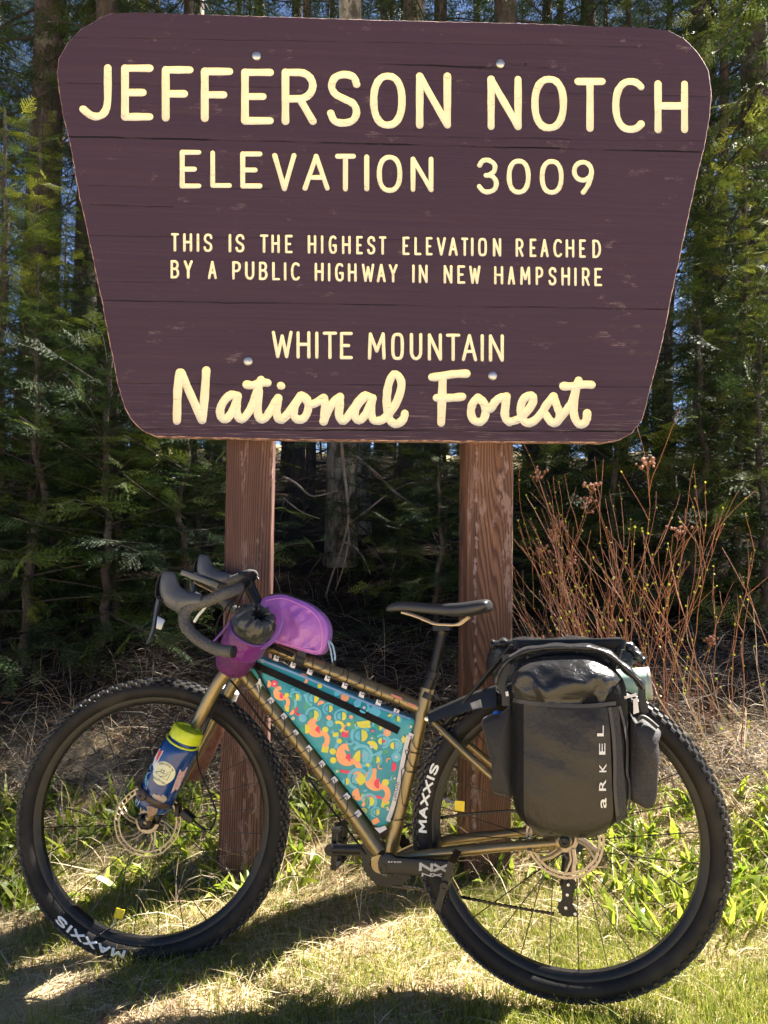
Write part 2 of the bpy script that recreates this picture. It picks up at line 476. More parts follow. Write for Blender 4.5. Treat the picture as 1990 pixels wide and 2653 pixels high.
line2 = [z7('E', 772, 866, 643, 810), z7('L', 903, 997, 645, 808), z7('E', 1032, 1128, 650, 810), z7('V', 1170, 1275, 657, 822), z7('A', 1300, 1418, 660, 820),
         z7('T', 1440, 1530, 660, 823), z7('I', 1565, 1588, 663, 823), ('O', 976, 1043, 400, 500), z8('N', 122, 222, 672, 826), z8('3', 407, 502, 677, 835),
         z8('0', 535, 640, 680, 837), z8('0', 677, 782, 682, 838), z8('9', 815, 915, 685, 838)]
kA = .5124
def ln(txt, xs, off, y0, y1, slope):
    o = []
    for ch, (a, b) in zip(txt, xs):
        X0, X1 = off + a * kA, off + b * kA
        dy = slope * (X0 - 435)
        o.append((ch, X0, X1, y0 + dy, y1 + dy))
    return o
line3 = ln('THISISTHEHIGHEST', [(570, 613), (632, 680), (702, 714), (735, 783), (863, 877), (896, 945), (1020, 1065), (1078, 1123), (1147, 1188), (1262, 1308), (1330, 1342),
        (1368, 1412), (1435, 1482), (1507, 1543), (1562, 1607), (1622, 1662)], 150, 603, 652, .0157) + \
        ln('ELEVATIoNREACHED', [(180, 218), (240, 278), (298, 335), (353, 402), (413, 462), (477, 515), (528, 540), (562, 610), (637, 682), (752, 795), (823, 860), (877, 922),
        (943, 990), (1005, 1052), (1073, 1110), (1140, 1187)], 950, 603, 652, .0157)
line4 = ln('BYAPUBLICHIGH', [(568, 615), (635, 683), (757, 805), (880, 927), (945, 995), (1015, 1062), (1082, 1125), (1143, 1155), (1177, 1225), (1297, 1345), (1365, 1378),
        (1400, 1447), (1465, 1512)], 150, 673, 722, .0185) + \
        ln('WAYINNEWHAMPSHIRE', [(-26, 40), (50, 98), (110, 158), (230, 243), (262, 310), (388, 435), (457, 500), (517, 577), (643, 692), (712, 752), (775, 830), (853, 895),
        (918, 962), (983, 1030), (1050, 1062), (1087, 1130), (1150, 1193)], 950, 673, 722, .0185)
line5 = ln('WHITE', [(1080, 1188), (1205, 1278), (1300, 1318), (1338, 1413), (1425, 1492)], 150, 852, 924, .0165) + \
        ln('MoUNTAIN', [(5, 97), (123, 190), (217, 283), (308, 382), (400, 475), (480, 560), (577, 592), (617, 695)], 950, 852, 924, .0165)
def z(off, k, pts): return sm([(off + k * x, 930 + k * y) for x, y in pts], 3)
a_, b_, c_, d_ = .20494, .20494, .15069, .16878
word1 = [z(420, a_, p) for p in (
    [(187, 782), (196, 400), (222, 172)], [(240, 172), (360, 450), (505, 768)], [(510, 765), (535, 500), (558, 145)],
    [(950, 465), (875, 450), (790, 520), (735, 630), (745, 730), (800, 765), (870, 690), (925, 570), (955, 470)],
    [(955, 470), (940, 600), (955, 715), (1005, 765), (1070, 705), (1140, 590), (1195, 430), (1250, 262)],
    [(1225, 400), (1207, 600), (1222, 730), (1265, 768), (1330, 715), (1410, 580), (1465, 495)],
    [(1468, 495), (1450, 630), (1462, 735), (1510, 768), (1580, 705), (1660, 600), (1750, 462)],
    [(1072, 322), (1150, 330), (1250, 295), (1332, 302)], [(1500, 336), (1508, 342)])]
word1 += [z(740, b_, p) for p in (
    [(195, 462), (115, 600), (105, 715), (175, 770), (250, 725), (290, 610), (270, 510), (200, 458)],
    [(240, 490), (300, 565), (370, 560), (480, 493)], [(484, 495), (500, 600), (490, 700), (482, 788)],
    [(490, 780), (540, 650), (620, 530), (688, 478)], [(688, 478), (683, 600), (675, 700), (715, 785), (770, 750), (850, 640), (940, 510), (1010, 462), (1095, 495)],
    [(1010, 462), (900, 600), (872, 710), (930, 780), (1000, 715), (1065, 600), (1098, 498)],
    [(1098, 498), (1082, 630), (1100, 750), (1150, 782), (1250, 752), (1380, 590), (1450, 420), (1463, 280), (1395, 190), (1330, 245), (1288, 400), (1282, 600), (1315, 760), (1390, 822), (1462, 790), (1498, 740), (1508, 690)])]
word2 = [z(1080, c_, p) for p in (
    [(262, 312), (400, 300), (600, 262), (850, 250)], [(450, 290), (438, 600), (420, 1098)], [(345, 668), (550, 668), (782, 648)],
    [(1050, 660), (965, 760), (930, 900), (965, 1030), (1060, 1085), (1150, 1035), (1185, 900), (1160, 770), (1060, 665)],
    [(1130, 710), (1215, 850), (1275, 850), (1345, 740), (1425, 675), (1540, 645)], [(1545, 645), (1528, 800), (1515, 930), (1535, 1030), (1595, 1085)])]
word2 += [z(1300, d_, p) for p in (
    [(112, 962), (230, 935), (330, 860), (440, 740), (488, 630), (468, 570), (410, 562), (335, 620), (292, 740), (312, 900), (390, 982), (500, 948), (610, 830), (700, 690), (795, 575)],
    [(798, 575), (850, 720), (895, 850), (870, 945), (800, 985), (730, 930), (680, 850)],
    [(880, 930), (1000, 780), (1085, 650), (1135, 490), (1182, 330)], [(1140, 450), (1112, 720), (1120, 890), (1190, 1000), (1270, 985), (1308, 915), (1315, 835)],
    [(952, 415), (1080, 418), (1250, 392), (1382, 395)])]
cutters = [routed(row(line1, 10.3, 9, 5), 9.9), routed(row(line2, 6.8, 9, 4), 6.5), routed(row(line3, 3.9, 4, 2, 3, 7, 9, 7), 3.35), routed(row(line4, 3.9, 2, 1, 6, 7, 2, 3, 9), 3.35),
           routed(row(line5, 4.8, 5, 8), 4.4), routed([word1], 11.0), routed([word2], 11.2)]
words = [['JEFFERSON', 'NOTCH'], ['ELEVATION', '3009'], 'THIS IS THE HIGHEST ELEVATION REACHED'.split(), 'BY A PUBLIC HIGHWAY IN NEW HAMPSHIRE'.split(), ['WHITE', 'MOUNTAIN'], ['National'], ['Forest']]
board = mb.build('sign_board', [M_board, M_edge], sign, smooth=False)
for i, (c, nw) in enumerate(cutters if LETTERS else []):
    lms = [M_letter.copy() for _ in range(nw)]
    for k_, m_ in enumerate(lms): m_.name = 'letter_paint_%d_%d' % (i, k_)
    co = c.build('cutter', lms, sign, smooth=False)
    md = board.modifiers.new('b', 'BOOLEAN'); md.operation = 'DIFFERENCE'; md.object = co; md.solver = 'EXACT'; md.use_self = True; md.material_mode = 'TRANSFER'
    dg = bpy.context.evaluated_depsgraph_get()
    nm = bpy.data.meshes.new_from_object(board.evaluated_get(dg), preserve_all_data_layers=True, depsgraph=dg)
    board.modifiers.clear(); board.data = nm
    bpy.data.objects.remove(co)
# lift every line of lettering out as a part of its own
full = board.data
names = [m.name if m else '' for m in full.materials]
def submesh(keep, mats):
    bm = bmesh.new(); bm.from_mesh(full)
    bmesh.ops.delete(bm, geom=[f for f in bm.faces if f.material_index not in keep], context='FACES')
    mp = {k: j for j, k in enumerate(keep)}
    for f in bm.faces: f.material_index = mp[f.material_index]
    me = bpy.data.meshes.new('part'); bm.to_mesh(me); bm.free()
    for m in mats: me.materials.append(m)
    me.shade_smooth(); me.set_sharp_from_angle(angle=math.radians(35))
    return me
for j, nme in enumerate(names):
    if nme.startswith('letter_paint_'):
        k, k_ = int(nme.split('_')[2]), int(nme.split('_')[3])
        o = bpy.data.objects.new('lettering', submesh([j], [M_letter])); COL.objects.link(o); o.parent = board; o['label'] = 'cream routed lettering reading ' + words[k][k_]
keep = [j for j, nme in enumerate(names) if not nme.startswith('letter_paint_')]
board.data = submesh(keep, [full.materials[j] for j in keep])
for px, py in ((665, 146), (1296, 166), (643, 936), (1276, 974)):
    m = MB(); m.lathe(S(px, py, -.002), SN, [(0, .0145), (.003, .0143), (.006, .012), (.008, .007), (.0085, .0005)], 20)
    m.build('bolt', M_zinc, sign, board)
m = MB(); m.lathe(S(1362, 167, .0004), SN, [(0, .005), (.0004, .0002)], 12); m.build('nail_hole', M_blackhole, sign, board)
# posts: rough square timbers, turned a little to the right
def post(pxl, pxr, topy, basey, m, dz=0):
    y0 = SY + THK + .004
    A = at((pxl[0] + pxr[0]) / 2, topy, y0 + .01); B_ = at((pxl[1] + pxr[1]) / 2, basey, y0 + .01)
    up = (A - B_).normalized()
    ya = math.radians(5)
    ex = Vector((math.cos(ya), math.sin(ya), 0)); ex = (ex - up * ex.dot(up)).normalized(); ey = up.cross(ex)
    hwid = .073
    top = A + up * 1.0; bot = B_ - up * .35
    c = MB()
    vs, fs = [], []
    rr = random.Random(7)
    N = 60; corner = .006
    prof = []
    for sx, sy in ((-1, -1), (1, -1), (1, 1), (-1, 1)):
        for k in range(3):
            a = {(-1, -1): 180, (1, -1): 270, (1, 1): 0, (-1, 1): 90}[(sx, sy)] + k * 45
            prof.append((sx * (hwid - corner) + corner * math.cos(math.radians(a)), sy * (hwid - corner) + corner * math.sin(math.radians(a))))
    K = len(prof)
    for i in range(N + 1):
        p = bot.lerp(top, i / N)
        for u, w in prof:
            vs.append(p + ey * hwid + ex * (u + rr.uniform(-.0007, .0007)) + ey * (w + rr.uniform(-.0007, .0007)))
    for i in range(N):
        for k in range(K):
            fs.append((i * K + k, i * K + (k + 1) % K, (i + 1) * K + (k + 1) % K, (i + 1) * K + k))
    fs.append(tuple(range(K))); fs.append(tuple(N * K + k for k in range(K)))
    c.add(vs, fs)
    global FACE_R
    FACE_R = (A - ey * 0.0 if ey.y > 0 else A, -ey if ey.y > 0 else ey)
    if ey.y < 0: FACE_R = (A + ey * (2 * hwid), ey)
    o = c.build('post', m, sign)
    return o
po = post((584, 563), (712, 690), 1145, 2260, M_postL); po['label'] = 'plum brown square post with arched grain'
po = post((1212, 1205), (1332, 1325), 1150, 2240, M_postR); po['label'] = 'rust brown square post with straight grain and a strip of peeling paint'

rr = random.Random(12)
m = MB(); ya = math.radians(5)
for k in range(46):
    py = 1165 + 1000 * (k + rr.random() * .8) / 46
    if rr.random() < .22: continue
    px = 1236 - 7 * (py - 1160) / 1000 + rr.gauss(0, 2.5)
    h, w_ = rr.uniform(6, 17), rr.uniform(2.5, 6)
    yq = SY + THK - .0035 + .0
    pts = []
    for j in range(9):
        a = 2 * PI * j / 9; f = rr.uniform(.6, 1.15)
        pts.append((px + w_ * f * math.cos(a), py + h * f * math.sin(a)))
    o0 = at(px, py, 2.5)
    def onface(x, y): return hit(x, y, FACE_R[0] + FACE_R[1] * .0008, FACE_R[1])
    vs = [onface(x, y) for x, y in pts]
    m.add(vs + [q - FACE_R[1] * .0009 for q in vs], [tuple(range(9))] + [(j, (j + 1) % 9, (j + 1) % 9 + 9, j + 9) for j in range(9)])
fl = m.build('paint_flakes', mat('peeling_paint', (.26, .19, .18), .8, c2=(.16, .09, .08), nscale=50), sign, po, smooth=False); fl['kind'] = 'stuff'
# ================================================================== THE BICYCLE
F0, R0 = at(396, 2118, 2.115), at(1464, 2160, 1.86)
EU = (R0 - F0).normalized()                                   # from the front axle to the rear axle
_aw = Vector((-EU.y, EU.x, 0)).normalized()                   # away from the camera
LEAN = math.radians(7)
_up = Vector((0, 0, math.cos(LEAN))) + _aw * math.sin(LEAN)
EV = (_up - EU * _up.dot(EU)).normalized()
EN = EU.cross(EV)
if EN.y > 0: EN = -EN
def P(u, v, w=0.0): return F0 + EU * u + EV * v + EN * w
def B(px, py, w=0.0): return hit(px, py, F0 + EN * w, EN)
def UV(px, py, w=0.0):
    q = B(px, py, w) - F0
    return q.dot(EU), q.dot(EV)
def BB(pts, w=0.0): return [B(x, y, w if len(r) == 0 else r[0]) for x, y, *r in pts]

M_gold = mat('gold_metallic_paint', (.245, .18, .082), .34, .6, c2=(.18, .135, .06), nscale=14, coat=.5)
M_black = mat('black_anodised', (.008, .008, .009), .34, .0, c2=(.014, .013, .013), nscale=40, spec=.3)
M_matte = mat('black_rubber', (.009, .009, .0095), .6, spec=.3, bump=.25, bscale=400, bdist=.001)
M_hood = mat('grey_hood_rubber', (.05, .054, .066), .38, c2=(.065, .068, .08), nscale=30, bump=.2, bscale=500, bdist=.0008)
M_steel = mat('brushed_steel', (.62, .6, .56), .3, 1.0)
M_rotor = mat('tan_rotor_steel', (.50, .40, .285), .5, .55, c2=(.42, .33, .23), nscale=50)
M_white = mat('white_print', (.78, .78, .76), .6)
M_sidewall = mat('dusty_sidewall', (.008, .007, .007), .62, spec=.3, c2=(.045, .036, .028), nscale=9, lo=.5, hi=.8, bump=.3, bscale=160, bdist=.002)
M_knob = mat('tread_rubber', (.010, .010, .011), .40, c2=(.024, .022, .021), nscale=40, bump=.3, bscale=300)
M_yellow = mat('yellow_tag', (.85, .62, .02), .5)
t = NT('bar_tape')
v = t.coord(); br = t.n('ShaderNodeTexVoronoi', feature='F1'); br.inputs['Scale'].default_value = 260; t.l(v, br.inputs['Vector'])
t.base(t.mix(t.ramp(br.outputs['Distance'], [(.25, 0), (.5, 1)]), (.026, .026, .027), (.075, .072, .07)))
t.set(Roughness=.7); t.bump(br.outputs['Distance'], .5, .002); M_tape = t.mat

bike = empty('bicycle', (F0 + R0) / 2 * 1.0 - Vector((0, 0, .37)), 'gold gravel bicycle with drop bars and knobbly tyres leaning on the sign posts', 'bicycle')

def text2d(txt, bold=0.0, font_space=1.0):
    """flat outline of a word: (x, y) points and faces, cap height about 1"""
    cu = bpy.data.curves.new('t', 'FONT'); cu.body = txt; cu.size = 1 / .72; cu.offset = bold; cu.space_character = font_space; cu.resolution_u = 3
    o = bpy.data.objects.new('t', cu); COL.objects.link(o)
    me = bpy.data.meshes.new_from_object(o.evaluated_get(bpy.context.evaluated_depsgraph_get()))
    V = [(q.co.x, q.co.y) for q in me.vertices]; Fc = [tuple(p.vertices) for p in me.polygons]
    bpy.data.objects.remove(o); bpy.data.curves.remove(cu); bpy.data.meshes.remove(me)
    x0 = min(a for a, b in V)
    return [(a - x0, b) for a, b in V], Fc
GL['K'] = [[(0, 0), (0, 1)], [(.06, .42), (1, 1)], [(.34, .6), (1, 0)]]
GL['X'] = [[(0, 0), (1, 1)], [(0, 1), (1, 0)]]
GL['a'] = [[(.05, 1), (1, 1)], [(1, 1), (1, 0)], [(1, 0), (0, 0)], [(0, 0), (0, .52)], [(0, .52), (1, .52)]]
ADV = {'I': .18, 'M': 1.15, 'W': 1.3}
def strokeword(mbx, txt, fn, hw=.11, gap=.30, asp=.8, mi=0):
    """bold stroke lettering; fn(x, y, lift) with x along the word 0..1, y 0..1 in cap heights"""
    x, L = 0, []
    for ch in txt:
        w_ = ADV.get(ch, 1.0) * asp; L.append((ch, x, w_)); x += w_ + gap + hw
    tot = x - gap - hw; k = 0
    for ch, x0, w_ in L:
        for st in GL[ch]:
            P2 = [(x0 + u * w_, hw + v * (1 - 2 * hw)) for u, v in st]
            for i in range(len(P2) - 1):
                k += 1
                (ax, ay), (bx, by) = P2[i], P2[i + 1]; d = math.hypot(bx - ax, by - ay); dx_, dy_ = (bx - ax) / d, (by - ay) / d
                nx2, ny2 = -dy_ * hw, dx_ * hw; e = hw * (1 if len(P2) == 2 else .35)
                q = []
                n_ = max(1, int(d / .3))
                for j in range(n_ + 1):
                    s_ = -e + (d + 2 * e) * j / n_
                    for sg in (1, -1): q.append(fn((ax + dx_ * s_ + nx2 * sg) / tot, ay + dy_ * s_ + ny2 * sg, k * 1.2e-5))
                mbx.add(q, [(2 * j, 2 * j + 1, 2 * j + 3, 2 * j + 2) for j in range(n_)], mi)
def wordmesh(mbx, txt, fn, bold=0.0, sp=1.0, mi=0):
    """fn maps (x, y) with x in 0..1 along the word, y in 0..1 of the cap height to a place"""
    V, Fc = text2d(txt, bold, sp)
    xm = max(a for a, b in V)
    mbx.add([fn(a / xm, b) for a, b in V], Fc, mi)

TYR, TYA = .3425, .0265
def make_wheel(c, n, front, word_ang, valve_ang):
    """c centre, n unit axis to the camera side"""
    up = (Vector((0, 0, 1)) - n * n.z).normalized()
    ex = up.cross(n); ex = ex if ex.x > 0 else -ex
    def W(r, th, w): return c + (ex * math.sin(th) + up * math.cos(th)) * r + n * w    # th clockwise from the top, seen from the camera
    m = MB(); m.lathe(c, n, [(-.0165, .3225), (-.0162, .313), (-.009, .3035), (.009, .3035), (.0162, .313), (.0165, .3225), (.013, .3235), (.012, .313), (-.012, .313), (-.013, .3235), (-.0165, .3225)], 96)
    wh = m.build('wheel', M_black, bike)
    wh['label'] = 'front wheel, turned square to the photo' if front else 'rear wheel, half hidden by the pannier'
    m = MB()
    prof = []
    for k in range(25):
        a = math.radians(-148 + 296 * k / 24)
        prof.append((TYA * 1.06 * math.sin(a), TYR + TYA * math.cos(a)))
    m.lathe(c, n, prof, 120, 0)
    rr = random.Random(3)
    NK = 84
    rows = [(-4, 9, 1), (22, 7.5, 0), (-24, 7.5, 0), (44, 7, 1), (-44, 7, 1), (62, 6, 0), (-62, 6, 0)]
    for k in range(NK):
        for a, sz, odd in rows:
            th = 2 * PI * (k + .5 * odd) / NK
            if a == -4 and k % 2: a = 4
            aa = math.radians(a)
            rad = (ex * math.sin(th) + up * math.cos(th)); tan = (ex * math.cos(th) - up * math.sin(th))
            nn = rad * math.cos(aa) + n * math.sin(aa) * 1.0; bb = n * math.cos(aa) - rad * math.sin(aa)
            h = .0045 if abs(a) < 50 else .0035
            pc = c + rad * (TYR + TYA * math.cos(aa)) + n * (TYA * 1.06 * math.sin(aa)) + nn * (h * .4)
            l = .0062 * (1.15 if abs(a) < 10 else 1)
            k0 = len(m.v)
            vs = []
            for sz_, hh in ((1.12, -.5), (.86, .62)):
                for p_, q_ in ((-1, -1), (1, -1), (1, 1), (-1, 1)):
                    vs.append(pc + tan * (l * sz_ * p_) + bb * (.001 * sz * .55 * sz_ * q_) + nn * (h * hh))
            m.add(vs, [(4, 5, 6, 7), (0, 1, 5, 4), (1, 2, 6, 5), (2, 3, 7, 6), (3, 0, 4, 7)], 1)
    ty = m.build('tyre', [M_sidewall, M_knob], bike, wh, ang=50)
    m = MB()
    t0, t1 = word_ang
    def fn(x, y, lift):
        th = math.radians(t0 + (t1 - t0) * x); a = math.radians(113 - 44 * y)
        return W(TYR + (TYA + .0007 + lift) * math.cos(a), th, (TYA * 1.06 + .0007 + lift) * math.sin(a))
    strokeword(m, 'MAXXIS', fn, .12, .26, .82)
    m.build('lettering', M_white, bike, wh, smooth=False)
    m = MB()
    m.lathe(c, n, [(-.058, .008), (-.058, .014), (-.036, .015), (-.034, .027), (-.029, .028), (-.026, .019), (.024, .018), (.027, .027), (.032, .027), (.034, .02), (.05, .02), (.056, .015), (.06, .012), (.06, .001)], 28)
    m.build('hub', M_black, bike, wh)
    # rotor
    m = MB(); rw = .042
    th_ = .0011
    def ring(r0, r1, nseg=72, scall=0):
        vs, fs = [], []
        for k in range(nseg):
            a = 2 * PI * k / nseg
            q = scall * math.cos(a * 12)
            for r, w in ((r0 + q, -th_), (r0 + q, th_), (r1 + q, th_), (r1 + q, -th_)): vs.append(W(r, a, rw + w))
        for k in range(nseg):
            k2 = (k + 1) % nseg
            for j in range(4): fs.append((k * 4 + j, k * 4 + (j + 1) % 4, k2 * 4 + (j + 1) % 4, k2 * 4 + j))
        m.add(vs, fs)
    wide = 0 if front else .0018
    ring(.0865 - wide, .090, 96, .0006); ring(.0755, .0795 + wide, 72, .0005); ring(.022, .031, 36)
    for k in range(36):
        a = 2 * PI * k / 36
        m.tube([W(.078, a, rw), W(.088, a + .05, rw)], .0011 if k % 3 else .002, 4)
    for k in range(6):
        a = 2 * PI * k / 6 + .3
        for da, r_ in ((0, .0021 if front else .0058), (.22, .0017 if front else .0034)):
            m.tube([W(.028, a + da * 1.5, rw), W(.05, a + .28 + da * .8, rw), W(.077, a + .50 + da, rw)], r_, 5)
    ro = m.build('brake_rotor', M_rotor, bike, wh)
    # spokes, crossed
    NS = 28
    for k in range(NS):
        th = 2 * PI * (k + .5) / NS
        side = 1 if k % 2 else -1
        lead = 1 if (k // 2) % 2 else -1
        m = MB(); m.tube([W(.0262, th + lead * 1.15, side * .0305), W(.304, th, side * .004)], .0013, 5)
        m.build('spoke', M_spoke, bike, wh)
    # valve with its yellow paper tag
    m = MB(); m.tube([W(.304, valve_ang, 0), W(.262, valve_ang, 0)], .0026, 8); vv = m.build('valve', M_steel, bike, wh)
    m = MB(); q0 = W(.258, valve_ang - .02, .002)
    dx = ex * .0125; dz = up * .0125
    if front: dx = (ex * .96 - up * .2) * .0125; dz = (up * .96 + ex * .25) * .0125
    m.box(q0, dx, dz, n * .0016)
    m.build('yellow_tag', M_yellow, bike, vv, bevel=.001)
    return wh, W
M_spoke = mat('black_spoke', (.05, .05, .053), .28, .8)
FYAW = math.radians(1.5)
FN_ = Vector((-math.sin(FYAW), -math.cos(FYAW), 0)); FN_ = (FN_ + Vector((0, 0, 1)) * (math.tan(LEAN))).normalized()
wf, WF = make_wheel(F0, FN_, True, (188, 222), math.radians(198))
wr_, WR = make_wheel(R0, EN, False, (266, 293.5), math.radians(280))

# --- frame
def poly_tube(mbx, pts, r, w=0.0, seg=14, **k): mbx.tube(BB(pts, w), r, seg, **k)
m = MB()
m.tube(catmull(BB([(646, 1653), (832, 1728), (1088, 1832)]), 5), .0178, 18)
m.tube(catmull(BB([(612, 1718), (709, 1836), (852, 2018), (985, 2205)]), 5), .0222, 18)
m.tube(BB([(1108, 1783), (1010, 2215)]), .0178, 18)
m.tube(BB([(588, 1737), (652, 1612)]), .0245, 18)
bbc = B(993, 2228)
m.lathe(bbc, EN, [(-.037, .001), (-.037, .0215), (.037, .0215), (.037, .001)], 24)
AX = UV(1464, 2160)
for s_ in (1, -1):
    u0, v0 = UV(1090, 2216, .05); u1, v1 = UV(1270, 2197, .06); u2, v2 = UV(1440, 2183, .066)
    m.tube(catmull([P(*UV(1010, 2232), .02 * s_), P(u0, v0, .05 * s_), P(u1, v1, .062 * s_), P(u2, v2, .066 * s_)], 6), [.012] * 6 + [.0125] * 6 + [.011] * 6 + [.010], 14)
    a0 = UV(1116, 1862, .02); a1 = UV(1200, 1944, .05); a2 = UV(1330, 2060, .062)
    m.tube(catmull([P(*a0, .018 * s_), P(*a1, .052 * s_), P(*a2, .062 * s_), P(AX[0] - .02, AX[1] + .03, .066 * s_)], 6), .0088, 12)
    # dropout plate
    d0 = P(*UV(1376, 2194, .066), .066 * s_)
    m.tube([d0, P(AX[0], AX[1], .066 * s_)], [(.013, .005), (.015, .005)], 12, flat=EV)
    m.lathe(P(AX[0], AX[1], .058 * s_), EN * s_, [(0, .016), (.012, .016), (.014, .012)], 20)
m.tube([P(*UV(1150, 1893, 0), -.03), P(*UV(1150, 1893, 0), .03)], .008, 10)
frame = m.build('frame', M_gold, bike)
m = MB()
for k_ in range(4):
    q = B(1385 + k_ * 17, 2193 - k_ * 1.5, .073); m.box(q, EU * .0011, EV * .011, EN * .0012)
m.box(B(1372, 2193, .072), EU * .005, EV * .009, EN * .003)
m.build('dropout_slots', M_black, bike, frame)
m = MB()
u_, v_ = UV(1040, 1812, .018)
m.box(P(u_ - .012, v_ + .006, .0185), (EU * .95 - EV * .35) * .015, (EV + EU * .3) * .003, EN * .0005); m.box(P(u_ + .028, v_ - .014, .0185), (EU * .95 - EV * .35) * .011, (EV + EU * .3) * .003, EN * .0005)
m.build('frame_sticker', mat('red_sticker', (.5, .16, .12), .5), bike, frame)
# fork
m = MB()
legpx = [(586, 1742), (560, 1779), (518, 1860), (447, 2008), (396, 2108), (376, 2144)]
leg = [UV(x, y, .055) for x, y in legpx]
# the fork turns with the front wheel: slide its foot onto the axle
FA = F0 + FN_ * .0
for s_ in (1, -1):
    pts = [P(u, v, .055 * s_) for u, v in leg]
    tgt = F0 + FN_ * (.056 * s_)
    dlt = tgt - pts[-1]
    pts = [p + dlt * (i / (len(pts) - 1)) ** 2 for i, p in enumerate(pts)]
    m.tube(catmull(pts, 5), [.0175] * 5 + [.0172] * 5 + [.0155] * 5 + [.0125] * 5 + [.0115] * 5 + [.0115], 16)
cr = P(*leg[0], 0)
m.tube([P(leg[0][0], leg[0][1], -.062), P(leg[0][0] + .004, leg[0][1] + .012, 0), P(leg[0][0], leg[0][1], .062)], [.017, .022, .017], 16)
fork = m.build('fork', M_gold, bike)
for s_ in (1, -1):
    m = MB(); m.lathe(F0 + FN_ * (.058 * s_), FN_ * s_, [(0, .0001), (0, .0155), (.008, .0155), (.0105, .012), (.0105, .006), (.007, .005), (.007, .0001)], 24)
    m.build('axle_end', M_black, bike, fork)
m = MB()
cq = F0 + FN_ * .046
m.tube([cq + Vector((-.020, 0, .018)), cq + Vector((-.012, 0, -.005)), cq + Vector((-.010, 0, -.018))], [.010, .012, .007], 9)
m.tube([cq + Vector((.012, 0, .028)), cq + Vector((.028, 0, .012)), cq + Vector((.026, 0, -.004))], [.010, .013, .007], 9)
m.build('hub_lugs', M_black, bike, fork)
m = MB()
b0, b1 = B(476, 2100, .05), B(497, 2128, .05)
m.box((b0 + b1) / 2, (EU * .8 - EV * .6) * .018, (EV * .8 + EU * .6) * .009, EN * .012); m.box(B(462, 2098, .05), (EV) * .016, EU * .006, EN * .010)
m.build('brake_caliper', M_black, bike, fork, bevel=.002)
m = MB(); m.tube(catmull(BB([(494, 2120), (540, 2150), (560, 2110), (545, 2060), (510, 1960), (545, 1860), (570, 1790)], .04), 6), .0024, 6)
m.build('brake_hose', M_matte, bike, fork)
# --- cockpit. Far points are near points carried across by the bar's own axis
LAT = B(527, 1452, -.20) - B(437, 1497, .20)
def bar(px, py, w): return B(px, py, w)
def far(p, w): return p + LAT * (w / .20)
near = [(640, 1508, 0), (634, 1511, .05), (624, 1518, .10), (608, 1529, .15), (582, 1538, .185), (540, 1556, .2), (502, 1568, .205), (482, 1584, .21), (478, 1612, .215), (492, 1637, .22), (522, 1662, .225), (562, 1682, .23), (604, 1689, .235)]
np_ = [bar(*q) for q in near]
m = MB(); nb = catmull(np_, 6)
def tape_r(n_, base): return [base * (1 + .05 * math.sin(i * 2.2)) for i in range(n_)]
# near tape wraps: overlapping turns
def wrapped(mbx, pts, r0):
    L = [0]
    for i in range(1, len(pts)): L.append(L[-1] + (pts[i] - pts[i - 1]).length)
    out, rad = [], []
    N = int(L[-1] / .0035)
    j = 0
    for k in range(N + 1):
        s_ = L[-1] * k / N
        while j < len(L) - 2 and L[j + 1] < s_: j += 1
        q = (s_ - L[j]) / max(1e-9, L[j + 1] - L[j])
        out.append(pts[j].lerp(pts[j + 1], q)); rad.append(r0 * (.95 + .09 * ((s_ / .0155) % 1.0)))
    mbx.tube(out, rad, 16)
wrapped(m, nb[14:], .0148)
mA = m; m = MB()
fb = [far(p, w) for p, w in zip(np_, [q[2] for q in near])]
fbs = catmull(fb, 6)
wrapped(m, fbs[14:], .0148)
mB = m
m = MB(); m.tube(list(reversed(fbs[:17])) + nb[1:17], .0138, 14); m.tube([nb[0] + (fbs[4] - nb[0]) * .8, nb[0], nb[0] + (nb[4] - nb[0]) * .8], .0168, 14)
tp = m.build('handlebar', M_black, bike)
mA.build('bar_tape', M_tape, bike, tp)['label'] = 'near drop wrapped in speckled grey tape'
mB.build('bar_tape', M_tape, bike, tp)['label'] = 'far drop wrapped in speckled grey tape'
for p, q in ((nb[-1], nb[-2]), (fbs[-1], fbs[-2])):
    m = MB()
    d = (p - q).normalized(); m.lathe(p - d * .001, d, [(0, .0145), (.004, .0145), (.006, .011), (.006, .001)], 16)
    m.build('end_plug', M_matte, bike, tp)
m = MB()
st0 = B(672, 1575)
m.tube([st0 - EV * .02, st0 + EV * .012], .0185, 16); m.tube([st0, B(655, 1538), np_[0]], [.0165, .016, .018], 14)
m.build('stem', M_black, bike)
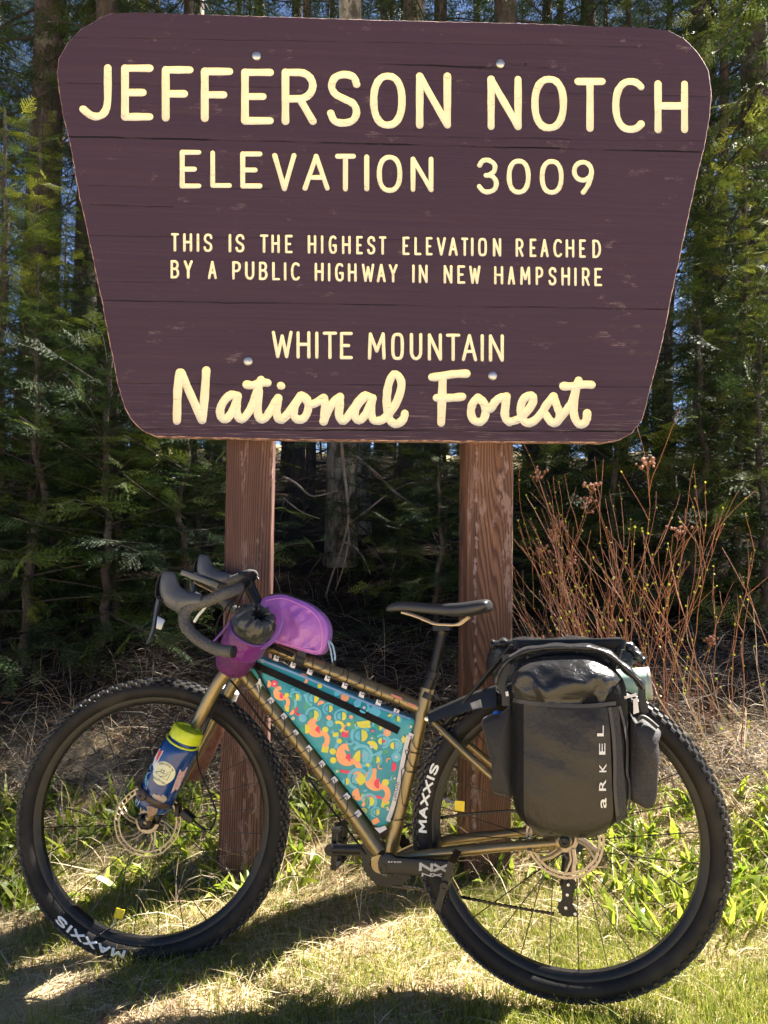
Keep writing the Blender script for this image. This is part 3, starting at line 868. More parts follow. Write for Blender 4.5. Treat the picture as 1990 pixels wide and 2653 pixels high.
def hood(fx):
    m = MB()
    pth = [(524, 1556, .014, .014), (500, 1556, .020, .017), (474, 1557, .029, .019), (452, 1547, .031, .0195), (440, 1527, .0275, .0195), (437, 1505, .0225, .0185), (438, 1490, .019, .0165), (440, 1481, .012, .011)]
    c3 = catmull([B(x, y, .205) for x, y, *_ in pth], 4)
    ra = [];
    for i in range(len(pth) - 1):
        for k in range(4): ra.append(tuple(pth[i][j] + (pth[i + 1][j] - pth[i][j]) * k / 4 for j in (2, 3)))
    ra.append((.012, .011))
    m.tube([fx(p, .205) for p in c3], ra, 18, flat=EU)
    # chin
    m.tube([fx(B(x, y, .205), .205) for x, y in ((470, 1560), (466, 1578), (468, 1590))], [.021, .015, .006], 12)
    h = m.build('brake_hood', M_hood, bike, ang=60)
    m = MB(); nrm = EN
    q = [fx(B(x, y, .205), .205) for x, y in ((420, 1492), (413, 1512), (410, 1540), (416, 1552), (428, 1556))]
    m.tube(catmull(q, 4), [(.004, .015)] * 17, 10, flat=EU)
    m.build('hood_face', M_black, bike, h)
    m = MB()
    q = catmull([fx(B(x, y, .205), .205) for x, y in ((414, 1546), (406, 1580), (400, 1620), (392, 1648), (382, 1668))], 4)
    m.tube(q, [(.0075 - .0045 * i / 16, .011 - .004 * i / 16) for i in range(17)], 12, flat=EU)
    lv = m.build('brake_lever', mat('blue_black_lever', (.02, .03, .055), .28, .4) if 'lev' not in CACHE else CACHE['lev'], bike, h)
    CACHE['lev'] = lv.data.materials[0]
    m = MB()
    quad = [fx(B(x, y, .213), .205) for x, y in ((408, 1596), (427, 1606), (417, 1632), (404, 1628))]
    m.prism(quad, EN * -.004)
    m.build('shift_paddle', CACHE.setdefault('pad', mat('satin_paddle', (.3, .31, .33), .3, .6)), bike, h, bevel=.001)
    return h
CACHE = {}
h1 = hood(lambda p, w: p); h1['label'] = 'near grey brake hood, lever hanging clear'
h2 = hood(far); h2['label'] = 'far brake hood beside the plum post'
m = MB()
m.box(B(640, 1488, -.10), (EU * .9 - EV * .2) * .022, EN * .02, EV * .006); m.tube(catmull(BB([(655, 1492), (664, 1494), (671, 1502)], -.1), 4), .003, 6)
m.build('remote_lever', M_black, bike, tp, bevel=.002)
m = MB()
for a in ([(628, 1522), (600, 1570), (585, 1620), (600, 1690)], [(634, 1518), (585, 1575), (560, 1640), (592, 1745)], [(640, 1515), (610, 1600), (640, 1690), (700, 1800)]):
    m.tube(catmull(BB(a, .03), 6), .0025, 6)
m.build('cables', M_matte, bike)
m = MB(); m.tube(catmull(BB([(503, 1612), (516, 1592), (536, 1570)], .06), 4), [.003, .0045, .004, .004, .004, .004, .0035, .003, .002], 8)
m.build('cable_cover', M_white, bike)
# --- saddle: cross-sections along its length (profile traced from the side)
topp = [(996, 1577), (1004, 1566), (1023, 1558), (1055, 1557), (1108, 1562), (1150, 1563), (1181, 1562), (1220, 1557), (1250, 1552), (1264, 1552), (1271, 1558)]
botp = [(996, 1584), (1004, 1588), (1023, 1587), (1055, 1588), (1108, 1595), (1150, 1602), (1181, 1606), (1220, 1602), (1250, 1594), (1264, 1589), (1271, 1580)]
halfw = [.012, .017, .020, .021, .026, .036, .052, .066, .070, .068, .058]
m = MB(); SEG = 20; vs, fs = [], []
for (tx, ty_), (bx, by), hw_ in zip(topp, botp, halfw):
    tu, bu = UV(tx, ty_, .02), UV(bx, by, .02)
    for k in range(SEG):
        a = 2 * PI * k / SEG
        cw, sv = math.cos(a), math.sin(a)
        w_ = hw_ * math.copysign(abs(cw) ** .75, cw)
        vtop, vbot = tu[1], bu[1]
        if sv >= 0: vv_ = (vtop - .45 * (vtop - vbot)) + .45 * (vtop - vbot) * sv ** .7
        else:
            e = abs(cw)
            vv_ = (vtop - .45 * (vtop - vbot)) - .55 * (vtop - vbot) * (abs(sv) ** .6) * (.55 + .45 * e)
        vs.append(P(tu[0], vv_, w_ - .0))
NP_ = len(topp)
for i in range(NP_ - 1):
    for k in range(SEG):
        k2 = (k + 1) % SEG
        fs.append((i * SEG + k, i * SEG + k2, (i + 1) * SEG + k2, (i + 1) * SEG + k))
fs.append(tuple(range(SEG))); fs.append(tuple((NP_ - 1) * SEG + k for k in range(SEG)))
m.add(vs, fs)
sad = m.build('saddle', mat('saddle_cover', (.014, .0145, .018), .4, c2=(.02, .02, .024), nscale=12, bump=.15, bscale=260, bdist=.001), bike, ang=70)
mod = sad.modifiers.new('s', 'SUBSURF'); mod.levels = 1; mod.render_levels = 2
for s_ in (1, -1):
    m = MB(); m.tube(catmull([P(*UV(x, y, .02), .021 * s_) for x, y in ((1040, 1586), (1075, 1596), (1122, 1615), (1150, 1618), (1182, 1618), (1200, 1607), (1212, 1598))], 5), .0036, 8)
    m.build('saddle_rail', mat('tan_rail', (.5, .4, .28), .35, .7) if s_ == 1 else bpy.data.materials['tan_rail'], bike, sad)
m = MB(); m.tube(BB([(1146, 1638), (1122, 1748)]), .0125, 16); m.box(B(1147, 1626), EU * .022, EV * .008, EN * .02); m.tube(BB([(1148, 1634), (1144, 1645)]), [.016, .013], 12)
sp = m.build('seatpost', M_black, bike, bevel=0)
m = MB(); m.lathe(B(1123, 1745), (B(1108, 1783) - B(1123, 1745)), [(-.006, .0135), (-.006, .0182), (.012, .0185), (.014, .0165), (.03, .0165), (.042, .0168)], 20)
m.build('post_collar', M_black, bike, sp)
m = MB(); m.lathe(B(1111, 1804), (B(1108, 1783) - B(1123, 1745)), [(-.01, .0165), (-.01, .0215), (.006, .0215), (.006, .0165)], 20); m.tube([B(1126, 1808, 0), B(1131, 1805, .012)], .0065, 8)
m.build('seat_clamp', M_black, bike, sp)
# --- drivetrain
def D1(x, y): return 800 + .2712 * x, 2000 + .2712 * y
m = MB(); out_ = [D1(x, y) for x, y in ((655, 870), (672, 815), (715, 785), (775, 782), (835, 818), (1060, 832), (1330, 852), (1392, 876), (1412, 925), (1392, 985), (1340, 1003), (1060, 1000), (760, 978), (690, 985), (662, 940))]
m.prism(BB(out_, .093), -EN * .016)
ca = m.build('crank_arm', M_black, bike, bevel=.004); ca['label'] = 'near crank arm, pointing back'
m = MB(); m.lathe(B(*D1(706, 918), .0935), EN, [(0, .0105), (.001, .0105), (.001, .006), (-.003, .006), (-.003, .0001)], 20); m.build('crank_bolt', M_black, bike, ca)
m = MB()
def on(px0, py0, px1, py1, px3, py3, w):
    a, b, c_ = B(px0, py0, w), B(px1, py1, w), B(px3, py3, w)
    return lambda x, y: a + (b - a) * x + (c_ - a) * y
x0, y0 = D1(1065, 945); x1, y1 = D1(1310, 960); x2, y2 = D1(1070, 868)
strokeword(m, 'NX', (lambda f_: lambda x, y, o: f_(x, y) + EN * o)(on(x0, y0, x1, y1, x2, y2, .0938)), .15, .2, 1.25)
x0, y0 = D1(1085, 998); x1, y1 = D1(1262, 1003); x2, y2 = D1(1088, 965)
strokeword(m, 'NX', (lambda f_: lambda x, y, o: f_(x, y) + EN * o)(on(x0, y0, x1, y1, x2, y2, .0938)), .15, .2, 1.4)
x0, y0 = D1(757, 866); x1, y1 = D1(885, 868); x2, y2 = D1(758, 846)
wordmesh(m, 'sram', on(x0, y0, x1, y1, x2, y2, .0938), .03, 1.1)
m.build('lettering', mat('grey_print', (.5, .49, .48), .6), bike, ca, smooth=False)
m = MB(); m.tube([B(984, 2203, -.07), B(856, 2201, -.085)], [(.0155, .008), (.0145, .008)], 12, flat=EV, round_end=False); m.lathe(B(856, 2201, -.085) - EN * .008, EN, [(0, .0001), (0, .0145), (.016, .0145), (.016, .0001)], 20)
cb = m.build('crank_arm', M_black, bike); cb['label'] = 'far crank arm, pointing forward'
def pedal(c, dirv, s_):
    dirv = dirv.normalized(); nrm = dirv.cross(EN)
    m = MB()
    for a in (-1, 1): m.box(c + dirv * (.047 * a), dirv * .006, nrm * .008, EN * .05)
    for a in (-1, 0, 1): m.box(c + EN * (.045 * a), dirv * .044, nrm * .007, EN * .005)
    m.tube([c - EN * .06, c + EN * .054], .0085, 12)
    for a in (-1, 1):
        for b in (-1, -.3, .3, 1):
            for q in (1, -1): m.tube([c + dirv * (.047 * a) + EN * (.042 * b) + nrm * (.008 * q), c + dirv * (.047 * a) + EN * (.042 * b) + nrm * (.012 * q)], .002, 6)
    m.lathe(c + EN * (.054 * s_), EN * s_, [(0, .0095), (.003, .0095), (.003, .005), (.001, .004), (.001, .0001)], 14)
    return m.build('pedal', M_black, bike, bevel=0)
pc = B(*D1(1375, 935), .085)
p1 = pedal(pc + EN * .07, B(*D1(1390, 800), .15) - B(*D1(1250, 1250), .15), 1); p1['label'] = 'near flat pedal, seen edge on'
p2 = pedal(B(879, 2188, -.155), EV + EU * .05, -1); p2['label'] = 'far flat pedal beyond the down tube'
m = MB(); CRC = B(1005, 2222, -.045)
NT_ = 64; vs, fs = [], []
for k in range(NT_):
    a = 2 * PI * k / NT_
    r1 = .072 + (.0022 if k % 2 else -.0018)
    d = EU * math.cos(a) + EV * math.sin(a)
    vs += [CRC + d * .045 + EN * .002, CRC + d * r1 + EN * .0015, CRC + d * r1 - EN * .0015, CRC + d * .045 - EN * .002]
for k in range(NT_):
    k2 = (k + 1) % NT_
    for j in range(4): fs.append((k * 4 + j, k * 4 + (j + 1) % 4, k2 * 4 + (j + 1) % 4, k2 * 4 + j))
m.add(vs, fs)
for k in range(4):
    a = k * PI / 2 + .4; d = EU * math.cos(a) + EV * math.sin(a); m.tube([CRC, CRC + d * .05], .006, 6)
m.build('chainring', M_black, bike)
m = MB()
def chain(pts):
    q = catmull(pts, 10); L = [0]
    for i in range(1, len(q)): L.append(L[-1] + (q[i] - q[i - 1]).length)
    N = int(L[-1] / .0032); j = 0; o, r = [], []
    for k in range(N + 1):
        s_ = L[-1] * k / N
        while j < len(L) - 2 and L[j + 1] < s_: j += 1
        o.append(q[j].lerp(q[j + 1], (s_ - L[j]) / max(1e-9, L[j + 1] - L[j])))
        r.append(((.0046 if k % 4 in (0, 1) else .0031), .0032))
    m.tube(o, r, 6, flat=EV)
chain(BB([(1018, 2295), (1100, 2306), (1205, 2326), (1300, 2345), (1436, 2368)], -.045))
chain(BB([(1010, 2152), (1153, 2117), (1321, 2101), (1440, 2096)], -.045))
m.build('chain', mat('oily_chain', (.035, .03, .026), .35, .7), bike)
m = MB(); RC0 = P(AX[0], AX[1], -.03)
for i, r in enumerate((.058, .05, .043, .037, .031, .026, .022)):
    vs, fs = [], []; Nn = 48
    for k in range(Nn):
        a = 2 * PI * k / Nn; rr_ = r + (.002 if k % 2 else -.002); d = EU * math.cos(a) + EV * math.sin(a)
        vs += [RC0 - EN * (.004 * i) + d * rr_ + EN * .001, RC0 - EN * (.004 * i) + d * rr_ - EN * .001]
    fs.append(tuple(2 * k for k in range(Nn))); fs.append(tuple(2 * k + 1 for k in range(Nn - 1, -1, -1)))
    fs += [(2 * k, 2 * ((k + 1) % Nn), 2 * ((k + 1) % Nn) + 1, 2 * k + 1) for k in range(Nn)]
    m.add(vs, fs)
m.build('cassette', M_black, bike, wr_)
m = MB()
m.tube(BB([(1470, 2215), (1466, 2265), (1462, 2290)], -.05), [.012, .013, .010], 10)
m.prism(BB([(1456, 2335), (1456, 2290), (1466, 2274), (1478, 2276), (1484, 2296), (1484, 2345), (1500, 2368), (1496, 2376), (1466, 2374)], -.045), -EN * .003)
m.prism(BB([(1456, 2335), (1456, 2290), (1466, 2274), (1478, 2276), (1484, 2296), (1484, 2345), (1500, 2368), (1496, 2376), (1466, 2374)], -.06), -EN * .003)
for q in ((1466, 2352), (1472, 2292)):
    c_ = B(*q, -.052); vs, fs = [], []
    for k in range(22):
        a = 2 * PI * k / 22; rr_ = .021 if k % 2 else .018; d = EU * math.cos(a) + EV * math.sin(a); vs += [c_ + d * rr_ + EN * .003, c_ + d * rr_ - EN * .003]
    fs.append(tuple(2 * k for k in range(22))); fs.append(tuple(2 * k + 1 for k in range(21, -1, -1)))
    fs += [(2 * k, 2 * ((k + 1) % 22), 2 * ((k + 1) % 22) + 1, 2 * k + 1) for k in range(22)]
    m.add(vs, fs)
dl_ = m.build('derailleur', M_black, bike)
for q in ((1466, 2352), (1472, 2292), (1490, 2368), (1470, 2318)):
    m = MB(); m.lathe(B(*q, -.0445), EN, [(0, .0038), (.0025, .0036), (.003, .0003)], 10); m.build('bolt', M_steel, bike, dl_)
m = MB(); m.lathe(P(AX[0], AX[1], .069), EN, [(0, .0001), (0, .0135), (.006, .0135), (.008, .011), (.008, .006), (.003, .005), (.003, .0001)], 24); m.build('axle_end', M_black, bike, frame)
# --- short mudguard behind the seat tube
m = MB()
gq = [(1108, 1850), (1116, 1872), (1160, 1856), (1222, 1838), (1290, 1830), (1300, 1795), (1285, 1780), (1232, 1795), (1170, 1822)]
uvs = [UV(x, y, .02) for x, y in gq]
top = [uvs[0], uvs[8], uvs[7], uvs[6]]; low = [uvs[1], uvs[2], uvs[3], uvs[4]]
vs = []
for (a, b) in zip(top, low):
    vs += [P(a[0], a[1], -.03), P(a[0], a[1] + .004, 0), P(a[0], a[1], .03), P(b[0], b[1], .045), P(b[0], b[1] - .002, -.045)]
fs = []
for i in range(3):
    for j in range(5): fs.append((i * 5 + j, i * 5 + (j + 1) % 5, (i + 1) * 5 + (j + 1) % 5, (i + 1) * 5 + j))
fs += [(0, 1, 2, 3, 4), (15, 16, 17, 18, 19)]
m.add(vs, fs)
mg = m.build('mudguard', mat('black_plastic', (.013, .013, .015), .38, c2=(.02, .02, .02), nscale=20), bike, bevel=.002)
m = MB(); m.lathe(B(1106, 1862, .03), EN, [(0, .0055), (.003, .0055), (.004, .003), (.004, .0001)], 14); m.build('bolt', M_steel, bike, mg)
m = MB(); m.prism([B(1218, 1822, .0455), B(1245, 1812, .0455), B(1250, 1832, .0455), B(1224, 1838, .0455)], EN * .001)
m.build('worn_sticker', mat('worn_sticker', (.42, .42, .44), .6, c2=(.08, .08, .09), nscale=60), bike, mg)
# --- rear rack
m = MB(); tz = UV(1325, 1676, .06)
u0, u1 = UV(1320, 1676, .06)[0], UV(1612, 1676, .06)[0]; vz = tz[1]
for w_ in (.058, .02, -.02, -.058): m.tube([P(u0, vz, w_), P(u1, vz, w_)], .0052, 10)
for q in (0, .33, .66, 1.0): m.tube([P(u0 + (u1 - u0) * q, vz, -.058), P(u0 + (u1 - u0) * q, vz, .058)], .0048, 8)
for s_ in (1, -1):
    for q in (.12, .6, 1.0): m.tube([P(u0 + (u1 - u0) * q, vz, .058 * s_), P(AX[0] + .01, AX[1] + .05, .075 * s_)], .0048, 8)
    m.tube([P(u0, vz, .058 * s_), P(*UV(1150, 1880, .02), .02 * s_)], .0042, 8)
m.build('rack', M_black, bike)
# --- cage on each fork leg
def cagepart(w, lo, hi):
    m = MB()
    a = B(*lo, w); b = B(*hi, w); ax = (b - a).normalized()
    for q in (.15, .5, .85):
        m.box(a.lerp(b, q) , ax * .01, EN * .012, ax.cross(EN).normalized() * .006)
    m.tube([a, b], .006, 8)
    return m.build('bottle_cage', M_black, bike, fork)
# ================================================================== BAGS AND BOTTLES
def nylon(name, c, c2=None, rough=.45, wr=18, ws=.35, fine=True, trans=0, spec=.5, sheen=.15):
    t = NT(name)
    t.base(c if c2 is None else t.mix(t.ramp(t.noise(t.coord(), 7, 3), [(.35, 0), (.7, 1)]), c, c2))
    t.set(Roughness=rough)
    t.p.inputs['Sheen Weight'].default_value = sheen; t.p.inputs['Specular IOR Level'].default_value = spec
    h = t.noise(t.coord(), wr, 4, .6)
    if fine: h = t.math('ADD', h, t.math('MULTIPLY', t.noise(t.coord(), 500, 1), .06))
    t.bump(h, ws, .012)
    if trans:
        tr = t.n('ShaderNodeBsdfTranslucent'); tr.inputs[0].default_value = (*c, 1)
        mx = t.n('ShaderNodeMixShader'); mx.inputs[0].default_value = trans
        t.l(t.p.outputs[0], mx.inputs[1]); t.l(tr.outputs[0], mx.inputs[2]); t.l(mx.outputs[0], t.out.inputs[0])
    return t.mat
def inside(p, poly):
    x, y = p; c = False; j = len(poly) - 1
    for i in range(len(poly)):
        (xi, yi), (xj, yj) = poly[i], poly[j]
        if (yi > y) != (yj > y) and x < (xj - xi) * (y - yi) / (yj - yi) + xi: c = not c
        j = i
    return c
class Pillow:
    """a stuffed shape: a traced outline in the bike's plane, given thickness and a bulge on both faces"""
    def __init__(s, px, wref, w0, w1, bulge, rnd_=.012, bback=0.0, center=None, n=4, wrinkle=None, smooth_=True):
        pl = catmull([(x, y, 0) for x, y in px], n, True) if smooth_ else [Vector((x, y, 0)) for x, y in px]
        s.uv = [UV(p.x, p.y, wref) for p in pl]
        if center is None:
            s.c = (sum(a for a, b in s.uv) / len(s.uv), sum(b for a, b in s.uv) / len(s.uv))
        else: s.c = UV(*center, wref)
        s.w0, s.w1, s.bulge, s.rnd, s.bback, s.wr = w0, w1, bulge, rnd_, bback, wrinkle
        s.wref = wref
    def rho(s, u, v):
        du, dv = u - s.c[0], v - s.c[1]
        L = math.hypot(du, dv)
        if L < 1e-9: return 0
        best = 1e9
        m = len(s.uv)
        for i in range(m):
            ax, ay = s.uv[i][0] - s.c[0], s.uv[i][1] - s.c[1]; bx, by = s.uv[(i + 1) % m][0] - s.c[0], s.uv[(i + 1) % m][1] - s.c[1]
            ex, ey = bx - ax, by - ay
            den = du * ey - dv * ex
            if abs(den) < 1e-12: continue
            tt = (ax * ey - ay * ex) / den; q = (ax * dv - ay * du) / den
            if tt > 0 and -1e-6 <= q <= 1 + 1e-6: best = min(best, tt)
        return 1 / best if best < 1e8 else 1
    def height(s, r, u, v):
        r = min(r, 1)
        h = s.w1 + s.bulge * (1 - r * r)
        e = max(0, r - .86) / .14
        h -= s.rnd * (1 - math.sqrt(max(0, 1 - e * e)))
        if s.wr: h += s.wr(u - s.c[0], v - s.c[1]) * (1 - r ** 6)
        return h
    def w(s, u, v): return s.height(s.rho(u, v), u, v)
    def on(s, px, py, off=.001):
        """the place on the front face seen at this photo pixel"""
        w = s.w1
        for _ in range(4):
            u, v = UV(px, py, w); w = s.w(u, v)
        return P(u, v, w + off)
    def mesh(s, mbx, mi=0, rings=12):
        n = len(s.uv); k0 = len(mbx.v); vs, fs = [], []
        rr = [math.sin(PI / 2 * (i + 1) / rings) for i in range(rings)]
        def ringv(r, face):
            o = []
            for (u, v) in s.uv:
                uu, vv = s.c[0] + (u - s.c[0]) * r, s.c[1] + (v - s.c[1]) * r
                if face > 0: w = s.height(r, uu, vv)
                else:
                    e = max(0, r - .86) / .14
                    w = s.w0 - s.bback * (1 - r * r) + s.rnd * (1 - math.sqrt(max(0, 1 - e * e)))
                o.append(P(uu, vv, w))
            return o
        vs.append(P(s.c[0], s.c[1], s.height(0, *s.c)))
        for r in rr: vs += ringv(r, 1)
        nb_ = 6
        for r in reversed(rr): vs += ringv(r, -1)
        vs.append(P(s.c[0], s.c[1], s.w0 - s.bback))
        tot = 2 * rings
        for k in range(n): fs.append((0, 1 + k, 1 + (k + 1) % n))
        for i in range(tot - 1):
            for k in range(n): fs.append((1 + i * n + k, 1 + i * n + (k + 1) % n, 1 + (i + 1) * n + (k + 1) % n, 1 + (i + 1) * n + k))
        last = 1 + tot * n
        for k in range(n): fs.append((1 + (tot - 1) * n + k, 1 + (tot - 1) * n + (k + 1) % n, last))
        mbx.add(vs, fs, mi)
    def patch(s, mbx, quad, nx, ny, off=.0015, mi=0, bend=None):
        """a sheet on the front face; quad = pixel corners TL TR BR BL; sides may be polylines"""
        vs, fs = [], []
        for j in range(ny + 1):
            for i in range(nx + 1):
                a, b = i / nx, j / ny
                x = (quad[0][0] * (1 - a) + quad[1][0] * a) * (1 - b) + (quad[3][0] * (1 - a) + quad[2][0] * a) * b
                y = (quad[0][1] * (1 - a) + quad[1][1] * a) * (1 - b) + (quad[3][1] * (1 - a) + quad[2][1] * a) * b
                if bend: x, y = bend(a, b, x, y)
                vs.append(s.on(x, y, off + (.0 if not callable(off) else 0)))
        for j in range(ny):
            for i in range(nx): fs.append((j * (nx + 1) + i, j * (nx + 1) + i + 1, (j + 1) * (nx + 1) + i + 1, (j + 1) * (nx + 1) + i))
        mbx.add(vs, fs, mi)
    def flat(s, mbx, pts, off, mi):
        """a small printed shape lying on the front face (pixels)"""
        c = (sum(a for a, b in pts) / len(pts), sum(b for a, b in pts) / len(pts))
        vs = [s.on(*c, off)] + [s.on(a, b, off) for a, b in pts]
        n = len(pts)
        mbx.add(vs, [(0, 1 + k, 1 + (k + 1) % n) for k in range(n)], mi)
    def strip(s, mbx, pts, hw, off, mi):
        q = catmull([(a, b, 0) for a, b in pts], 4) if len(pts) > 2 else [Vector((*pts[0], 0)).lerp(Vector((*pts[1], 0)), k / 6) for k in range(7)]
        vs, fs = [], []
        for i, p in enumerate(q):
            d = (q[min(i + 1, len(q) - 1)] - q[max(i - 1, 0)]).normalized(); nn = Vector((-d.y, d.x, 0))
            for sg in (1, -1): vs.append(s.on(p.x + nn.x * hw * sg, p.y + nn.y * hw * sg, off))
        for i in range(len(q) - 1): fs.append((2 * i, 2 * i + 1, 2 * i + 3, 2 * i + 2))
        mbx.add(vs, fs, mi)

def Z6(x, y): return 600 + .3315 * x, 1650 + .3315 * y
# ---------------- frame bag, teal with a printed pattern
fbag = empty('frame_bag', B(860, 1900), 'teal triangular frame bag printed with orange and yellow shapes, laced inside the gold frame', 'bag')
opx = [Z6(*p) for p in ((165, 180), (200, 150), (420, 235), (700, 345), (1000, 470), (1200, 555), (1390, 628), (1425, 650), (1420, 700), (1370, 860), (1330, 1040), (1290, 1250), (1240, 1430), (1185, 1480), (1130, 1485), (1075, 1430), (900, 1195), (700, 945), (500, 695), (300, 455), (140, 250))]
fp = Pillow(opx, .02, -.026, .022, .012, .006, .01, center=Z6(830, 640), n=2, wrinkle=lambda u, v: .0016 * math.sin(38 * u + 22 * v) + .0012 * math.sin(70 * v - 20 * u + 1))
MT = [nylon('teal_print_cloth', (.016, .25, .32), (.026, .30, .36), .38, 22, .28)]
for nm_, c in (('print_orange', (.85, .36, .16)), ('print_yellow', (.66, .62, .05)), ('print_cyan', (.12, .46, .60)), ('print_green', (.05, .34, .22)), ('print_red', (.75, .03, .10)), ('print_pale', (.55, .55, .50))):
    MT.append(nylon(nm_, c, None, .38, 22, .28))
m = MB(); fp.mesh(m, 0, 14)
OFF = .0006
lay = [0]
def disc(x, y, r, mi, a0=0, a1=360, n=18):
    lay[0] += 1
    pts = [Z6(x + r * math.cos(math.radians(a0 + (a1 - a0) * k / n)), y + r * math.sin(math.radians(a0 + (a1 - a0) * k / n))) for k in range(n + (0 if a1 - a0 == 360 else 1))]
    if all(inside(p, opx) for p in pts): fp.flat(m, pts, OFF + lay[0] * 6e-6, mi)
def arc(x, y, r, hw, mi, a0, a1):
    lay[0] += 1
    pts = [Z6(x + r * math.cos(math.radians(a0 + (a1 - a0) * k / 8)), y + r * math.sin(math.radians(a0 + (a1 - a0) * k / 8))) for k in range(9)]
    if all(inside(p, opx) for p in pts): fp.strip(m, pts, hw * .3315, OFF + lay[0] * 6e-6, mi)
def rect(x, y, a, b, rot, mi):
    lay[0] += 1
    c, s_ = math.cos(math.radians(rot)), math.sin(math.radians(rot))
    pts = [Z6(x + p * a * c - q * b * s_, y + p * a * s_ + q * b * c) for p, q in ((-1, -1), (1, -1), (1, 1), (-1, 1))]
    if all(inside(p, opx) for p in pts): fp.flat(m, pts, OFF + lay[0] * 6e-6, mi)
O_, Y_, C_, G_, R_, W_ = 1, 2, 3, 4, 5, 6
used = []
def motif(x, y, s_):
    disc(x, y, 80 * s_, O_, 60, 270); disc(x + 22 * s_, y + 28 * s_, 36 * s_, R_, 90, 270)
    arc(x + 22 * s_, y + 100 * s_, 60 * s_, 20 * s_, O_, -80, 60); rect(x + 64 * s_, y + 172 * s_, 26 * s_, 26 * s_, 12, Y_)
    disc(x + 66 * s_, y + 20 * s_, 24 * s_, Y_); rect(x - 20 * s_, y + 118 * s_, 60 * s_, 10 * s_, 8, R_)
    arc(x + 70 * s_, y + 110 * s_, 92 * s_, 13 * s_, C_, -60, 50)
    used.extend([(x, y, 90 * s_), (x + 60 * s_, y + 110 * s_, 90 * s_)])
motif(668, 705, 1.0); motif(905, 920, 1.12); motif(1130, 1115, 1.12); motif(385, 440, .72); motif(990, 1230, .6)
for (x, y, r) in ((570, 720, 60), (1010, 770, 75), (1015, 930, 85), (990, 1110, 80), (1075, 1285, 60), (640, 610, 60), (1180, 815, 55), (500, 470, 45), (640, 480, 60), (860, 620, 55), (1150, 700, 50), (1275, 850, 55), (1130, 960, 45), (890, 1130, 45), (1290, 640, 40), (760, 560, 45), (1130, 1370, 40)):
    k = (int(x) * 7 + int(y)) % 4
    arc(x, y, r * .92, r * .16, C_, 100 + 40 * k, 330 + 40 * k)
    disc(x + r * .1, y, r * .62, (Y_, O_, Y_, C_)[k], -90, 90); disc(x - r * .1, y, r * .5, (C_, Y_, G_, Y_)[k], 90, 270)
    if k % 2: disc(x + r * .2, y, r * .22, W_ if k == 1 else R_)
    used.append((x, y, r))
rp = random.Random(11)
tries = 0
while tries < 5000:
    tries += 1
    x, y = rp.uniform(150, 1420), rp.uniform(150, 1480); r = rp.uniform(26, 48) if tries < 2500 else rp.uniform(15, 28)
    if any(math.hypot(x - a, y - b) < r * 1.02 + c * (.8 if tries < 2500 else .80) for a, b, c in used): continue
    if abs((y - 210) - (x - 150) * .444) < 52: continue
    used.append((x, y, r)); kk = rp.random()
    mi = rp.choice((O_, Y_, C_, Y_, G_, C_, R_, O_))
    if kk < .35: disc(x, y, r, mi)
    elif kk < .55: rect(x, y, r * .8, r * .6, rp.uniform(-30, 30), mi)
    elif kk < .8: a = rp.uniform(0, 360); disc(x, y, r * 1.2, mi, a, a + 180)
    else: a = rp.uniform(0, 360); arc(x, y, r, r * .3, mi, a, a + 200)
    if rp.random() < .3: disc(x, y, r * .35, W_)
fbody = m.build('bag_body', MT, fbag, ang=70)
M_cordura = nylon('black_cordura', (.005, .005, .006), (.009, .009, .010), .6, 30, .3, True, 0, .15, .02)
M_webb = mat('black_webbing', (.014, .014, .015), .6, bump=.3, bscale=500)
m = MB(); fp.strip(m, [Z6(150, 205), Z6(500, 360), Z6(900, 540), Z6(1310, 735)], 9.5, .0028, 0); zb = m.build('zip_flap', M_cordura, fbag)
m = MB(); fp.strip(m, [Z6(226, 262), Z6(226, 325)], 4, .004, 0); zp = m.build('zip_pull', M_webb, fbag)
m = MB()
q = [fp.on(*Z6(x, y), .005) for x, y in ((226, 325), (212, 380), (222, 430), (234, 380), (226, 325))]; m.tube(q, .0022, 6); m.build('pull_loop', M_white, fbag, zp)
M_tab = mat('white_tab', (.72, .70, .74), .6, c2=(.6, .58, .6), nscale=60, bump=.2, bscale=300)
m = MB(); fp.strip(m, [Z6(1385, 770), Z6(1345, 950), Z6(1310, 1130), Z6(1270, 1300), Z6(1225, 1440)], 5.5, .0035, 0); ed = m.build('white_edging', M_tab, fbag)
m = MB()
def fnw(x, y):
    px, py = 1300 + (1277 - 1300) * x * 1.0, 1130 + 155 * x
    a = Z6(px + 26 * (y - .5), py + 4 * (y - .5)); return fp.on(*a, .0042)
wordmesh(m, 'WOMPY', fnw, 0, 1.1); m.build('lettering', M_black, fbag, ed, smooth=False)
m = MB(); fp.strip(m, [Z6(205, 172), Z6(500, 285), Z6(900, 450), Z6(1230, 582), Z6(1400, 640)], 2.6, .0028, 0)
m.build('edge_piping', mat('pale_blue_piping', (.30, .42, .62), .4), fbag)
toptabs = [(232, 112), (350, 168), (480, 222), (612, 275), (750, 325), (885, 382), (1018, 453), (1150, 515), (1287, 585)]
lefttabs = [(125, 255), (215, 375), (310, 497), (410, 620), (500, 750), (605, 873), (708, 992), (805, 1117), (902, 1247), (990, 1380)]
righttabs = [(1400, 775), (1358, 890), (1330, 1040), (1240, 1420)]
def tabs(lst, rot, w=.019):
    for x, y in lst:
        px, py = Z6(x, y); c = B(px, py, w)
        d = (B(*Z6(x + math.cos(rot) * 10, y + math.sin(rot) * 10), w) - c).normalized(); nn = d.cross(EN)
        m = MB(); m.box(c, d * .0072, nn * .0068, EN * .0012); m.build('lace_tab', M_tab, fbag, smooth=False)
tabs(toptabs, .39); tabs(lefttabs, .9); tabs(righttabs[:3], -1.2)
